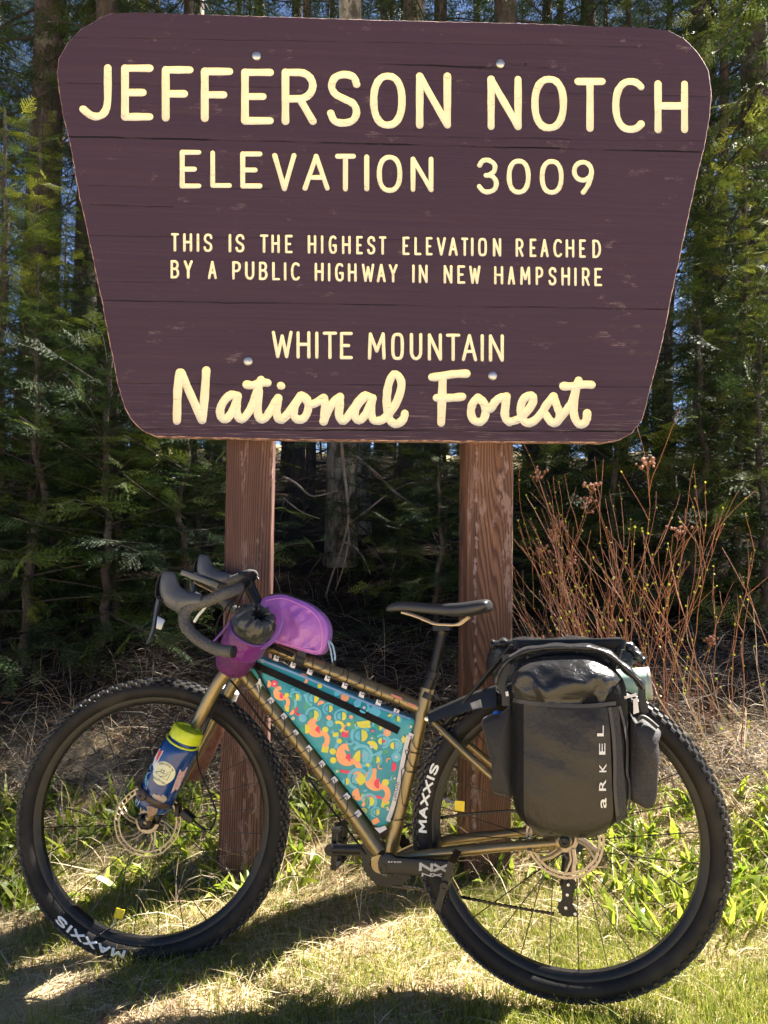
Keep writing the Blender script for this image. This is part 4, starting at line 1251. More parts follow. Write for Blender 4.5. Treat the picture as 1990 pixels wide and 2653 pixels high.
m = MB()
c = [B(*Z6(x, y), .024) for x, y in ((1115, 1490), (1160, 1535), (1215, 1500), (1200, 1475), (1160, 1490))]; m.prism(c, EN * .0015); m.build('lace_tab', M_tab, fbag, smooth=False)
M_cord = mat('black_cord', (.012, .012, .013), .55)
def lace(lst, ox, oy, w_in=.024, w_out=.012):
    pts = []
    for i, (x, y) in enumerate(lst):
        pts.append(B(*Z6(x, y), w_in))
        if i < len(lst) - 1:
            nx_, ny_ = lst[i + 1]; mx_, my_ = x * .35 + nx_ * .65, y * .35 + ny_ * .65
            pts.append(B(*Z6(mx_ + ox * .55, my_ + oy * .55), .023)); pts.append(B(*Z6(mx_ + ox, my_ + oy), w_out))
            pts.append(B(*Z6(nx_ * .9 + x * .1 + ox * .95, ny_ * .9 + y * .1 + oy * .95), w_out)); pts.append(B(*Z6(nx_ + ox * .4, ny_ + oy * .4), .023))
    return pts
m = MB(); m.tube(catmull(lace(toptabs, 42, -112), 3), .0011, 5)
m.tube(catmull(lace(lefttabs, -112, 62, .024, .012), 3), .0011, 5)
m.tube(catmull(lace(righttabs, 118, 35, .024, .010), 3), .0011, 5)
lc = m.build('lacing_cord', M_cord, fbag)
m = MB()
q = catmull(BB([(612, 1748), (640, 1782), (700, 1862), (770, 1945), (850, 2050), (930, 2152), (965, 2200)], .006), 4)
q2 = [p + (EU * -.72 - EV * .6) * .0235 for p in q]
m.tube(q2, .0028, 6); m.build('frame_cable', M_matte, bike)

# ---------------- top tube bag, lilac
tbag = empty('top_tube_bag', B(760, 1640), 'glossy lilac top tube bag with curved zip, behind the purple drawstring bag', 'bag')
tpx = [(676, 1556), (700, 1543), (731, 1540), (760, 1549), (795, 1563), (828, 1588), (845, 1612), (850, 1640), (846, 1668), (836, 1690), (822, 1697), (790, 1690), (745, 1676), (700, 1662), (676, 1652), (668, 1610)]
M_lilac = nylon('lilac_coated_nylon', (.36, .11, .51), (.43, .155, .58), .24, 22, .7, False, .12)
M_mag = nylon('magenta_nylon', (.17, .009, .20), (.10, .008, .17), .22, 26, .7, False, .15)
tp_ = Pillow(tpx, .02, -.026, .024, .006, .008, .008, n=4, wrinkle=lambda u, v: .0034 * math.sin(60 * u + 25 * v) * math.sin(45 * v + 1) + .0022 * math.sin(120 * u - 60 * v + 2 * math.sin(70 * v)) + .0012 * math.sin(210 * u + 90 * v))
m = MB(); tp_.mesh(m, 0, 14); m.build('bag_body', M_lilac, tbag, ang=80)
m = MB(); q = [tp_.on(x + dx_, y + dy_, .0012) for x, y, dx_, dy_ in ((690, 1556, 0, 0), (731, 1550, 0, 0), (770, 1563, 0, 0), (805, 1582, 0, 0), (828, 1610, 0, 0), (835, 1645, 0, 0), (828, 1684, 0, 0), (790, 1681, 0, 0), (740, 1667, 0, 0), (700, 1653, 0, 0))]
m.tube(catmull(q, 6), .0017, 6); m.build('seam_piping', nylon('pink_piping', (.62, .22, .60), None, .3, 30, .2), tbag)
m = MB(); zq = [P(*UV(x, y, .0), .004) + EV * .002 for x, y in ((700, 1545), (733, 1541), (765, 1550), (797, 1565), (828, 1588), (847, 1614), (851, 1642))]
zq = catmull(zq, 14); m.tube(zq, [(.0026 + .0012 * (i % 2), .006) for i in range(len(zq))], 6, flat=EV); m.build('zip', M_webb, tbag)
m = MB(); m.tube(catmull(BB([(848, 1656), (862, 1672), (868, 1700), (866, 1716)], .008), 5), .0028, 6); m.tube(catmull(BB([(848, 1656), (856, 1680), (862, 1716)], .012), 5), .0024, 6)
zpl = m.build('zip_pull', mat('pale_blue_cord', (.26, .38, .52), .5), tbag)
m = MB(); m.box(B(864, 1719, .01), EU * .005, EV * .008, EN * .004); m.build('cord_end', M_black, tbag, zpl, bevel=.001)
m = MB()
for dx_ in (0,):
    cq = [B(772, 1690, .0), B(786, 1716, .0)]
    m.lathe(B(782, 1709, 0), (B(832, 1728) - B(700, 1675)), [(-.014, .0205), (.014, .0205), (.014, .018), (-.014, .018), (-.014, .0205)], 20)
m.box(B(786, 1697, .002), EU * .013, EV * .012, EN * .016)
m.build('strap', M_webb, tbag)
m = MB(); m.box(B(724, 1680, .0), (EU * .92 - EV * .38) * .05, (EV * .92 + EU * .38) * .006, EN * .02); m.build('base_pad', M_cordura, tbag, bevel=.003)

# ---------------- drawstring stem bag, magenta and black
sbag = empty('stem_bag', B(610, 1680, .04), 'round magenta stem bag with dark mesh pocket and black drawstring top', 'bag')
sa, sb = B(686, 1566, .145), B(598, 1728, .055)
sax = (sa - sb); SL = sax.length; sax.normalize()
def pleat(i, a): return 0
prof = [(-.012, .004), (-.008, .028), (.002, .042), (.02, .049), (.05, .053), (.085, .0545), (.10, .055)]
m = MB(); m.lathe(sb, sax, prof, 40, ref=EU, wob=lambda i, a: .025 * math.sin(3 * a + i) + .012 * math.sin(7 * a + 2 * i))
t = NT('purple_mesh'); 
vv = t.coord((1, 1, 1)); vo = t.n('ShaderNodeTexVoronoi', feature='DISTANCE_TO_EDGE'); vo.inputs['Scale'].default_value = 230; t.l(vv, vo.inputs['Vector'])
t.base(t.mix(t.ramp(vo.outputs['Distance'], [(.06, 0), (.16, 1)]), (.13, .012, .14), (.022, .004, .035))); t.set(Roughness=.6); t.bump(vo.outputs['Distance'], .5, .003)
m.build('mesh_pocket', t.mat, sbag)
prof2 = [(.080, .0555), (.088, .0585), (.10, .0578), (.118, .0565), (.128, .056), (.135, .055), (.15, .0545), (.155, .053)]
prof2 = [(.072 + (t_ - .08) * .95, r_) for t_, r_ in prof2]
m = MB(); m.lathe(sb, sax, prof2, 48, ref=EU, wob=lambda i, a: .02 * math.sin(3 * a + i * .5) + .012 * math.sin(9 * a + i))
m.build('bag_body', M_mag, sbag, ang=70)
def gath(i, a): return (.0 if i < 3 else min(1, (i - 2) / 4) * (.11 * math.sin(11 * a + .7 * math.sin(3 * a)) + .06 * math.sin(19 * a + 1)) * (1.9 if i > 5 else 1))
prof3 = [(.132, .0530), (.142, .0560), (.158, .0565), (.172, .0545), (.184, .049), (.192, .041), (.196, .033), (.193, .0255), (.188, .0215), (.176, .019), (.16, .018)]
m = MB(); m.lathe(sb, sax, prof3, 96, ref=EU, wob=gath)
m.build('drawstring_top', nylon('black_coated_nylon', (.014, .016, .016), (.02, .022, .022), .12, 26, .5, False), sbag, ang=85)
m = MB()
loop = []
for k in range(26):
    a = 2 * PI * k / 26; u_ = (EU - sax * EU.dot(sax)).normalized(); w_ = sax.cross(u_)
    loop.append(sb + sax * .136 + (u_ * math.cos(a) + w_ * math.sin(a)) * .0575)
m.tube(loop + loop[:1], .0022, 6)
q = [B(734, 1606, .12), B(722, 1640, .12), B(700, 1668, .115), B(668, 1680, .112), B(640, 1668, .115)]
m.tube(catmull(q, 5), .004, 8); m.tube(catmull([p + EN * .004 + EV * .006 for p in q], 5), .003, 8)
q = [B(612, 1588, .125), B(590, 1620, .128), B(560, 1655, .11), B(540, 1670, .10)]
m.tube(catmull(q, 5), .003, 8)
m.build('cord', mat('violet_cord', (.13, .05, .3), .5), sbag)

# ---------------- bike computer on its mount
comp = empty('bike_computer', B(530, 1505), 'flat black bike computer with pale rim mounted ahead of the handlebar', 'computer')
a, b = B(482, 1484, -.01), B(578, 1520, -.01)
dr = (b - a).normalized(); cpos = (a + b) / 2; upn = dr.cross(EN); upn = upn if upn.z > 0 else -upn
m = MB(); m.box(cpos, dr * ((b - a).length / 2), EN * .033, upn * .0075); m.build('case', mat('grey_case', (.13, .12, .105), .35), comp, bevel=.005)
m = MB(); m.box(cpos + upn * .0078, dr * ((b - a).length / 2 - .005), EN * .03, upn * .001); m.build('screen', mat('dark_screen', (.02, .02, .024), .12), comp)
m = MB(); m.tube(catmull(BB([(506, 1508), (540, 1526), (580, 1540), (618, 1524)], -.01), 4), [(.004, .012)] * 13, 8, flat=upn); m.build('mount_arm', mat('tan_mount', (.30, .24, .16), .45), comp)

# ---------------- bottles on the fork
def bottle(root, a, b, r, body_m, lid_m, lid=True, neck=.78):
    ax = (b - a); L = ax.length; ax.normalize()
    m = MB(); pr = [(0, .002), (0.001, r * .8), (.006, r * .95), (.014, r), (L * .70, r), (L * .76, r * .985), (L * .81, r * .93), (L * .845, r * .83), (L * .86, r * .80), (L * .90, r * .80)]
    m.lathe(a, ax, pr, 48); o = m.build('bottle_body', body_m, root)
    return ax, L, o
nb0 = empty('water_bottle', B(440, 2010, .1), 'blue wide-mouth water bottle with lime lid and stickers, strapped to the fork', 'bottle')
t = NT('blue_bottle'); t.base((.003, .036, .17)); t.set(Roughness=.22); t.p.inputs['Coat Weight'].default_value = .2; M_bluebottle = t.mat
M_lime = mat('lime_lid', (.50, .58, .015), .35, c2=(.42, .52, .01), nscale=20)
ba, bb = B(392, 2092, .105), B(487, 1892, .098)
bax, BL, bbody = bottle(nb0, ba, bb, .0475, M_bluebottle, M_lime)
m = MB(); lr = .0395
m.lathe(ba, bax, [(BL * .885, lr * .9), (BL * .885, lr * 1.02), (BL * .905, lr * 1.04), (BL * 1.0, lr * 1.04), (BL * 1.025, lr * .96), (BL * 1.03, lr * .8), (BL * 1.012, lr * .74), (BL * 1.012, lr * .5), (BL * 1.02, lr * .42), (BL * 1.02, .0005)], 48)
lid = m.build('lid', M_lime, nb0)
m = MB(); u_ = (EN - bax * EN.dot(bax)).normalized(); w_ = bax.cross(u_)
if w_.dot(EU) < 0: w_ = -w_
def cyl(ang, h, r=.0475, off=.0006):
    """ang degrees from the camera-facing line (positive to the right), h along the bottle in metres"""
    a = math.radians(ang); return ba + bax * h + (u_ * math.cos(a) + w_ * math.sin(a)) * (r + off)
ring_ = [cyl(-70 + 12 * k, BL * (.86 - .02 * math.sin(PI * k / 15)), .041, .0025) for k in range(16)]
m.tube(ring_ + [cyl(118, BL * .93, .039, .002), cyl(122, BL * 1.0, .038, .002)], .0026, 8); m.build('lid_strap', M_lime, nb0, lid)
def sticker(name, fnpts, off, m_, label=None, n=None):
    m = MB()
    c = (sum(a for a, b in fnpts) / len(fnpts), sum(b for a, b in fnpts) / len(fnpts))
    vs = [cyl(*c, off=off)]; rings = 4; N_ = len(fnpts)
    for r in range(1, rings + 1):
        vs += [cyl(c[0] + (a - c[0]) * r / rings, c[1] + (b - c[1]) * r / rings, off=off) for a, b in fnpts]
    fs = [(0, 1 + k, 1 + (k + 1) % N_) for k in range(N_)]
    for r in range(rings - 1):
        for k in range(N_): fs.append((1 + r * N_ + k, 1 + r * N_ + (k + 1) % N_, 1 + (r + 1) * N_ + (k + 1) % N_, 1 + (r + 1) * N_ + k))
    m.add(vs, fs); o = m.build(name, m_, nb0, bbody)
    if label: o['label'] = label
    return o
M_cream = mat('cream_sticker', (.62, .62, .42), .45); M_ink = mat('dark_ink', (.06, .07, .06), .6); M_red = mat('red_ink', (.62, .06, .04), .5); M_pale = mat('pale_blue_ink', (.28, .55, .72), .5); M_tan = mat('tan_badge', (.34, .22, .14), .6, c2=(.22, .13, .08), nscale=120)
HC = BL * .50
rs, hs = 37, .0275
circ = [(10 + rs * math.cos(2 * PI * k / 40) * (1 + (.10 if 24 < k < 36 and k % 3 == 0 else 0)), HC + hs * math.sin(2 * PI * k / 40) * (1.12 if 26 <= k <= 34 else 1)) for k in range(40)]
st = sticker('round_sticker', circ, .0006, M_cream)
def inklines(parent, lines, w, off, m_, nm='print'):
    m = MB()
    for L in lines: m.tube([cyl(a, h, off=off) for a, h in L], w, 5)
    return m.build(nm, m_, nb0, parent)
inklines(st, [[(-14, HC - .008), (-3, HC - .001), (14, HC - .0015), (30, HC + .012), (30, HC - .0125), (8, HC - .0115), (-14, HC - .008)], [(8, HC - .0115), (13, HC - .007), (20, HC - .005), (26, HC + .003)],
              [(2, HC + .000), (2, HC + .008)], [(10, HC), (10, HC + .009)], [(-1, HC + .004), (5, HC + .004)], [(7, HC + .005), (13, HC + .005)]], .0007, .001, M_ink)
m = MB()
def arcw(x, y):
    th = math.radians(142 - 104 * x); return cyl(10 + (rs * .74 + 7 * y) * math.cos(th), HC + (hs * .74 + .0052 * y) * math.sin(th), off=.0012)
wordmesh(m, 'HIKING N', arcw, .02, 1.2)
wordmesh(m, 'feelings', lambda x, y: cyl(-14 + 46 * x, HC - .0245 + .006 * y + .002 * math.cos(PI * (x - .5)), off=.0012), .0, 1.0)
m.build('print', M_ink, nb0, st, smooth=False)
s1 = sticker('mountain_sticker', [(-48, BL * .70), (-22, BL * .715), (-24, BL * .52), (-30, BL * .47), (-36, BL * .50), (-44, BL * .49), (-50, BL * .545), (-56, BL * .55)], .0006, mat('white_sticker', (.7, .7, .72), .45))
m = MB(); m.add([cyl(-45, BL * .685, off=.0012), cyl(-26, BL * .70, off=.0012), cyl(-28, BL * .555, off=.0012), cyl(-39, BL * .60, off=.0012)], [(0, 1, 2, 3)]); m.build('print', M_red, nb0, s1, smooth=False)
inklines(s1, [[(-60, BL * .48), (-52, BL * .46), (-48, BL * .43), (-40, BL * .445), (-34, BL * .42), (-44, BL * .39), (-52, BL * .38), (-46, BL * .30), (-32, BL * .275), (-20, BL * .255), (-16, BL * .21)],
              [(-62, BL * .20), (-60, BL * .10), (-52, BL * .08), (-50, BL * .2)], [(-36, BL * .14), (-40, BL * .03), (-28, BL * .01), (-22, BL * .015), (-24, BL * .14)], [(-30, BL * .14), (-32, BL * .04)], [(-57, BL * .2), (-56, BL * .1)]], .0009, .0008, M_pale, 'line_drawing')
m = MB(); wordmesh(m, 'ANGELES', lambda x, y: cyl(-66 + 48 * x, BL * (.325 - .05 * x) + .0095 * y, off=.0012), .03, 1.05); m.build('print', M_pale, nb0, bbody, smooth=False)
sticker('pink_sticker', [(8, BL * .21), (30, BL * .15), (50, BL * .17), (58, BL * .22), (50, BL * .255), (38, BL * .27), (34, BL * .245), (26, BL * .255), (20, BL * .24), (12, BL * .245)], .0006, mat('dusty_pink_sticker', (.42, .27, .22), .5, c2=(.28, .32, .25), nscale=90))
sticker('red_side_sticker', [(52, BL * .60), (80, BL * .64), (84, BL * .35), (60, BL * .30)], .0006, mat('faded_red_sticker', (.45, .2, .2), .5, c2=(.55, .5, .5), nscale=110))
sticker('shield_badge', [(8, BL * .085), (18, BL * .10), (42, BL * .10), (44, BL * .06), (40, BL * -.0 + .004), (26, -.012 + .006), (14, .010)], .0026, M_tan)
# strap, buckle knob and cage on the near leg
m = MB()
m.tube([cyl(-75 + 10 * k, BL * (.185 - .0035 * k), off=.0022) for k in range(16)], [(.0085, .0018)] * 16, 8, flat=bax)
q = cyl(-18, BL * .165, off=.002); m.lathe(q, (u_ - w_ * .2), [(0, .014), (.008, .014), (.010, .011), (.010, .005), (.007, .004), (.007, .0001)], 20)
m.build('cage_strap', mat('brown_black_strap', (.04, .025, .02), .5), bike, fork)
cagepart(.062, (384, 2116), (470, 1930))
nb1 = empty('water_bottle', B(440, 2010, -.1), 'red wrapped bottle with pale cap on the far fork leg, behind the blue bottle', 'bottle')
fa_, fb_ = F0 + FN_ * -.105 + (ba - (F0 + FN_ * .105)), F0 + FN_ * -.100 + (bb - (F0 + FN_ * .098))
_, L1, o1 = bottle(nb1, fa_ + bax * .045 + EU * .022, fb_ + bax * .047 + EU * .022, .0395, mat('red_wrap', (.075, .016, .012), .45, c2=(.14, .07, .06), nscale=60), None)
m = MB(); q0 = fa_ + bax * .045 + EU * .022
m.lathe(q0, bax, [(L1 * .80, .041), (L1 * .80, .0425), (L1 * .93, .041), (L1 * .935, .03)], 32); m.build('collar', mat('brown_collar', (.05, .03, .025), .5), nb1)
m = MB(); m.lathe(q0, bax, [(L1 * .93, .033), (L1 * 1.0, .033), (L1 * 1.01, .026), (L1 * 1.09, .024), (L1 * 1.12, .031), (L1 * 1.22, .03), (L1 * 1.24, .024), (L1 * 1.24, .0003)], 32); m.build('cap', mat('pale_cap', (.55, .52, .5), .45), nb1)

# ---------------- panniers
def Z4(x, y): return 1200 + .3315 * x, 1600 + .3315 * y
body = [Z4(*p) for p in ((378, 640), (372, 520), (400, 400), (480, 335), (620, 298), (800, 282), (980, 296), (1110, 345), (1215, 430), (1275, 540), (1292, 720), (1302, 1000), (1306, 1250), (1300, 1430), (1262, 1560), (1160, 1655), (1040, 1712), (900, 1745), (720, 1722), (560, 1688), (450, 1600), (392, 1490), (372, 1300), (374, 1000))]
M_tarp = nylon('black_tarpaulin', (.009, .009, .0105), (.013, .013, .015), .25, 14, .9, True, 0, .5, .05)
M_panel = nylon('grey_black_tarpaulin', (.015, .0128, .011), (.020, .017, .0145), .40, 14, .5, True, 0, .35, .05)
M_net = mat('ribbed_net', (.009, .0085, .011), .7, c2=(.028, .027, .034), nscale=240, bump=.6, bscale=260, bdist=.003)
M_grey = mat('grey_edge_tape', (.04, .039, .041), .6, bump=.3, bscale=400)
pan = empty('pannier', B(1470, 1950, .14), 'black roll-top pannier with vertical white lettering, hung on the near side of the rear rack', 'pannier', None)
pw = Pillow(body, .19, .072, .190, .040, .030, .004, center=Z4(840, 1060), n=4, wrinkle=lambda u, v: .0012 * math.sin(23 * u + 9 * v + 1) * math.sin(17 * v) + .0014 * math.sin(55 * u - 31 * v) * (1 if v > .12 else .4) + .0007 * math.sin(90 * v + 40 * u))
m = MB(); pw.mesh(m, 0, 18); pbody = m.build('bag_body', M_cordura, pan, ang=80)
m = MB()
def benp(a, b, x, y):
    # rounded lower corners and a wavy hem
    y += 12 * math.sin(a * PI) * max(0, b - .8) / .2 + (4 * math.sin(a * 9 + 1) if b > .99 else 0)
    if b > .8: x += (0.5 - a) * 150 * .3315 * ((b - .8) / .2) ** 2
    return x, y
pw.patch(m, [Z4(474, 680), Z4(1140, 700), Z4(1180, 1690), Z4(474, 1672)], 22, 34, .0035, 0, benp)
pn = m.build('front_panel', M_panel, pan, ang=80)
m = MB()
for tx, (xa, xb, ya, yb) in zip('aRKEL', ((1065, 1118, 1405, 1485), (1060, 1115, 1262, 1350), (1062, 1118, 1140, 1205), (1060, 1110, 980, 1068), (1045, 1097, 842, 925))):
    hgt = 1.0
    wordmesh(m, tx, lambda x, y, xa=xa, xb=xb, ya=ya, yb=yb, tx=tx: pw.on(*Z4(xb - (xb - xa) * y / (.77 if tx == 'a' else 1), yb - (yb - ya) * x), .0055), .012, 1)
m.build('lettering', mat('silver_print', (.62, .62, .64), .4), pan, pn, smooth=False)
m = MB(); pw.strip(m, [Z4(390, 640), Z4(480, 660), Z4(700, 682), Z4(950, 690), Z4(1192, 668)], 5.2, .0065, 0); m.build('hem_tape', M_grey, pan, pn)
m = MB(); pw.patch(m, [Z4(1150, 705), Z4(1215, 690), Z4(1285, 1560), Z4(1195, 1610)], 5, 26, .005); m.build('net_strip', M_net, pan, pn)
m = MB(); pw.strip(m, [Z4(1145, 700), Z4(1172, 900), Z4(1185, 1100), Z4(1185, 1300), Z4(1195, 1450), Z4(1215, 1610)], 4.2, .0065, 0); pw.strip(m, [Z4(1222, 690), Z4(1262, 850), Z4(1282, 1000), Z4(1280, 1200), Z4(1300, 1300), Z4(1296, 1500)], 3, .0065, 0)
m.build('edge_tape', M_grey, pan, pn)
# upper flap, bulging and creased
m = MB(); vs, fs = [], []
NX_, NY_ = 40, 18
topc = [(392, 440), (430, 370), (520, 330), (640, 302), (800, 290), (960, 300), (1080, 345), (1170, 410), (1240, 470)]
botc = [(385, 640), (440, 646), (530, 655), (640, 662), (800, 672), (960, 678), (1060, 672), (1110, 650), (1125, 600)]
def interp(l, a):
    q = a * (len(l) - 1); i = min(int(q), len(l) - 2); f = q - i
    return l[i][0] * (1 - f) + l[i + 1][0] * f, l[i][1] * (1 - f) + l[i + 1][1] * f
for j in range(NY_ + 1):
    for i in range(NX_ + 1):
        a, b = i / NX_, j / NY_
        x0, y0 = interp(topc, a); x1, y1 = interp(botc, a)
        x, y = x0 + (x1 - x0) * b, y0 + (y1 - y0) * b
        bul = math.sin(PI * min(1, b * 1.05)) * math.sin(PI * (.08 + .84 * a)) ** .6
        crease = .007 * math.sin(9 * a + 5 * b) * math.sin(PI * b) + .010 * math.exp(-((a - .22 - .18 * b) / .05) ** 2) * b - .012 * math.exp(-((a - .82 + .15 * b) / .06) ** 2) * b + .006 * math.sin(24 * a - 11 * b) * b * (1 - b)
        vs.append(pw.on(*Z4(x, y), .004 + .026 * bul + crease * 1.25))
for j in range(NY_):
    for i in range(NX_): fs.append((j * (NX_ + 1) + i, j * (NX_ + 1) + i + 1, (j + 1) * (NX_ + 1) + i + 1, (j + 1) * (NX_ + 1) + i))
m.add(vs, fs); m.build('top_flap', M_tarp, pan, ang=80)
# the rolled closure arching over the top
m = MB()
arch = [(262, 500), (300, 400), (370, 320), (480, 262), (640, 232), (800, 226), (980, 232), (1100, 262), (1210, 340), (1300, 420), (1380, 500), (1400, 545)]
q = catmull([B(*Z4(x, y + 6), .138) for x, y in arch], 5)
m.tube(q, [(.0095 + .0016 * math.sin(i * .9), .050 - .030 * abs(i / (len(q) - 1) - .5)) for i in range(len(q))], 14, flat=EV)
m.build('rolled_top', M_tarp, pan, ang=70)
m = MB(); q = catmull([B(*Z4(x, y), .168) for x, y in ((330, 290), (340, 400), (300, 520), (330, 600), (335, 690))], 4); m.tube(q, [(.003, .010)] * len(q), 6, flat=EN)
m.build('closure_strap', M_webb, pan); m = MB()
q = catmull([B(*Z4(x, y), .160) for x, y in ((1395, 520), (1400, 640), (1425, 745))], 4); m.tube(q, [(.003, .009)] * len(q), 6, flat=EN)
m.build('closure_strap', M_webb, pan)
m = MB()
for x, y in ((1245, 620),): m.prism([B(*Z4(x, y), .185), B(*Z4(x + 110, y - 32), .185), B(*Z4(x + 112, y - 8), .185), B(*Z4(x + 2, y + 20), .185)], EN * .002)
m.prism([B(*Z4(1330, 640), .185), B(*Z4(1360, 620), .185), B(*Z4(1375, 740), .185), B(*Z4(1330, 755), .185)], EN * .002)
m.build('reflective_tab', mat('reflective_tape', (.62, .60, .58), .4), pan)
m = MB(); m.prism([B(*Z4(330, 580), .18), B(*Z4(352, 575), .18), B(*Z4(356, 612), .18), B(*Z4(336, 615), .18)], EN * .002); m.build('reflective_tab', bpy.data.materials['reflective_tape'], pan)
def pocket(px, w0, w1, m_, wr=None, c=None):
    pk = Pillow([Z4(*p) for p in px], w1, w0, w1, .016, .016, .004, n=4, wrinkle=wr)
    m = MB(); pk.mesh(m, 0, 12); return m.build('side_pocket', m_, pan, ang=80), pk
pl_, _ = pocket([(140, 815), (200, 770), (300, 745), (350, 700), (385, 690), (385, 1000), (385, 1390), (330, 1400), (250, 1385), (215, 1330), (222, 1180), (190, 1050), (165, 930)], .10, .165, nylon('black_pocket', (.008, .008, .010), None, .7, 20, .4))
pl_['label'] = 'front side pocket in deep shade'
pr_, _ = pocket([(1300, 765), (1345, 800), (1420, 800), (1500, 850), (1552, 900), (1530, 960), (1540, 1080), (1528, 1250), (1520, 1400), (1490, 1490), (1440, 1505), (1370, 1470), (1300, 1400), (1295, 1100)], .10, .165, M_net, lambda u, v: .006 * math.sin(60 * u + 20 * v) * (1 if v > 0 else .6) + .003 * math.sin(35 * v))
pr_['label'] = 'rear side pocket of ribbed net'
m = MB(); q = catmull([B(*Z4(x, y), .172) for x, y in ((1355, 800), (1400, 775), (1450, 800), (1520, 860))], 4); m.tube(q, .005, 8); m.build('pocket_cuff', M_webb, pan, pr_)
for x in (420, 1245):
    m = MB(); m.tube([B(*Z4(x, 178), .082), B(*Z4(x - 4, 250), .086)], [(.010, .007), (.007, .005)], 10, flat=EU); m.tube([B(*Z4(x - 20, 190), .08), B(*Z4(x + 24, 186), .08)], .006, 8); m.build('rack_hook', M_black, pan)
m = MB(); m.tube([B(*Z4(395, 206), .084), B(*Z4(1245, 196), .084)], [(.011, .004)] * 2, 8, flat=EV); m.build('hook_rail', M_matte, pan)
# far pannier, mostly hidden
pan2 = empty('pannier', B(1470, 1950, -.14), 'second black pannier on the far side of the rack, only its crumpled top showing', 'pannier', None)
pf = Pillow([Z4(*p) for p in ((300, 640), (150, 420), (190, 225), (260, 195), (420, 178), (800, 172), (1180, 178), (1300, 200), (1400, 250), (1410, 330), (1330, 420), (1320, 700), (1320, 1200), (1250, 1520), (1000, 1640), (700, 1640), (430, 1560), (330, 1300))], .0, -.20, -.078, .01, .02, .03, n=4, wrinkle=lambda u, v: .006 * math.sin(50 * u) * math.sin(40 * v))
m = MB(); pf.mesh(m, 0, 12); m.build('bag_body', M_tarp, pan2, ang=80)
m = MB(); q = catmull([B(*Z4(x, y), -.09) for x, y in ((225, 215), (300, 200), (420, 196), (800, 188), (1180, 196), (1290, 225), (1360, 300), (1420, 340))], 5)
m.tube(q, [(.012 + .004 * math.sin(i * 1.3), .022) for i in range(len(q))], 12, flat=EV); m.build('rolled_top', M_tarp, pan2, ang=70)
# things tucked into the pockets
mint = empty('drink_can', B(1682, 1770, -.06), 'mint green can with white rim behind the rear shoulder of the pannier', 'can')
m = MB(); ca_, cb_ = B(1648, 1772, -.05), B(1688, 1770, -.05)
ax_ = (cb_ - ca_).normalized(); m.lathe(ca_, ax_, [(-.05, .001), (-.05, .038), (.028, .039), (.03, .037)], 32); m.build('can_body', mat('mint_can', (.33, .55, .42), .4, c2=(.5, .62, .52), nscale=30), mint)
m = MB(); m.lathe(ca_, ax_, [(.028, .0398), (.034, .0398), (.034, .035), (.032, .001)], 32); m.build('rim', mat('pale_rim', (.6, .5, .45), .5), mint)
blu = empty('bottle_cap', B(1285, 1846, .14), 'bright blue bottle cap poking out of the front pannier pocket', 'cap')
m = MB(); q0 = B(1288, 1866, .135); m.lathe(q0, (EV * .9 + EU * .35), [(-.03, .001), (-.03, .014), (.012, .0145), (.018, .013), (.021, .008), (.0215, .0005)], 24); m.build('cap_shell', mat('bright_blue_plastic', (.01, .16, .62), .3), blu)
# ================================================================== GROUND
rng = np.random.default_rng(21)
def axis(lo, hi, a, b, fine, coarse):
    o = [a]
    while o[-1] < b: o.append(o[-1] + fine)
    s_ = fine
    up_ = [o[-1]]
    while up_[-1] < hi: s_ = min(s_ * 1.25, coarse); up_.append(up_[-1] + s_)
    s_ = fine; dn = [a]
    while dn[-1] > lo: s_ = min(s_ * 1.25, coarse); dn.append(dn[-1] - s_)
    return np.array(dn[::-1][:-1] + o + up_[1:])
xs = axis(-90, 90, -2.4, 2.6, .035, 6); ys = axis(-60, 160, 1.3, 4.8, .035, 6)
gx, gy = np.meshgrid(xs, ys)
fine_n = (np.sin(gx * 37 + gy * 23) * np.sin(gy * 41 - gx * 17) * .006 + np.sin(gx * 71 + 2) * np.sin(gy * 67) * .004) * (np.abs(gx) < 4) * (gy < 7)
V = np.stack([gx.ravel(), gy.ravel(), (gz(gx, gy) + fine_n).ravel()], 1)
ny_, nx_ = gx.shape
ii = np.arange(ny_ * nx_).reshape(ny_, nx_)
Fq = np.stack([ii[:-1, :-1].ravel(), ii[:-1, 1:].ravel(), ii[1:, 1:].ravel(), ii[1:, :-1].ravel()], 1)
t = NT('ground_soil')
v = t.coord()
soil = t.mix(t.noise(v, 14, 5), (.11, .075, .05), (.22, .155, .10))
straw = t.mix(t.noise(t.coord((1, 1, 1), loc=(4, 4, 0)), 60, 4), (.46, .34, .20), (.66, .53, .34))
f = t.ramp(t.noise(t.coord(loc=(9, 1, 0)), 3.2, 6, .65), [(.28, 0), (.46, 1)])
c = t.mix(f, soil, straw)
g = t.ramp(t.noise(t.coord(loc=(2, 7, 0)), 2.6, 5, .6), [(.46, 0), (.62, 1)])
c = t.mix(t.math('MULTIPLY', g, .5), c, (.13, .16, .03))
sep = t.n('ShaderNodeSeparateXYZ'); t.l(v, sep.inputs[0])
mr = t.n('ShaderNodeMapRange'); t.l(sep.outputs[1], mr.inputs[0]); mr.inputs[1].default_value = 2.75; mr.inputs[2].default_value = 3.3
litter = t.mix(t.ramp(t.noise(v, 34, 5, .7), [(.4, 0), (.65, 1)]), (.012, .008, .006), (.05, .03, .019))
c = t.mix(mr.outputs[0], c, litter)
m2 = t.n('ShaderNodeMapRange'); t.l(sep.outputs[1], m2.inputs[0]); m2.inputs[1].default_value = 13; m2.inputs[2].default_value = 15
c = t.mix(m2.outputs[0], c, (.34, .29, .17))
t.base(c); t.set(Roughness=.9); t.p.inputs['Specular IOR Level'].default_value = .15
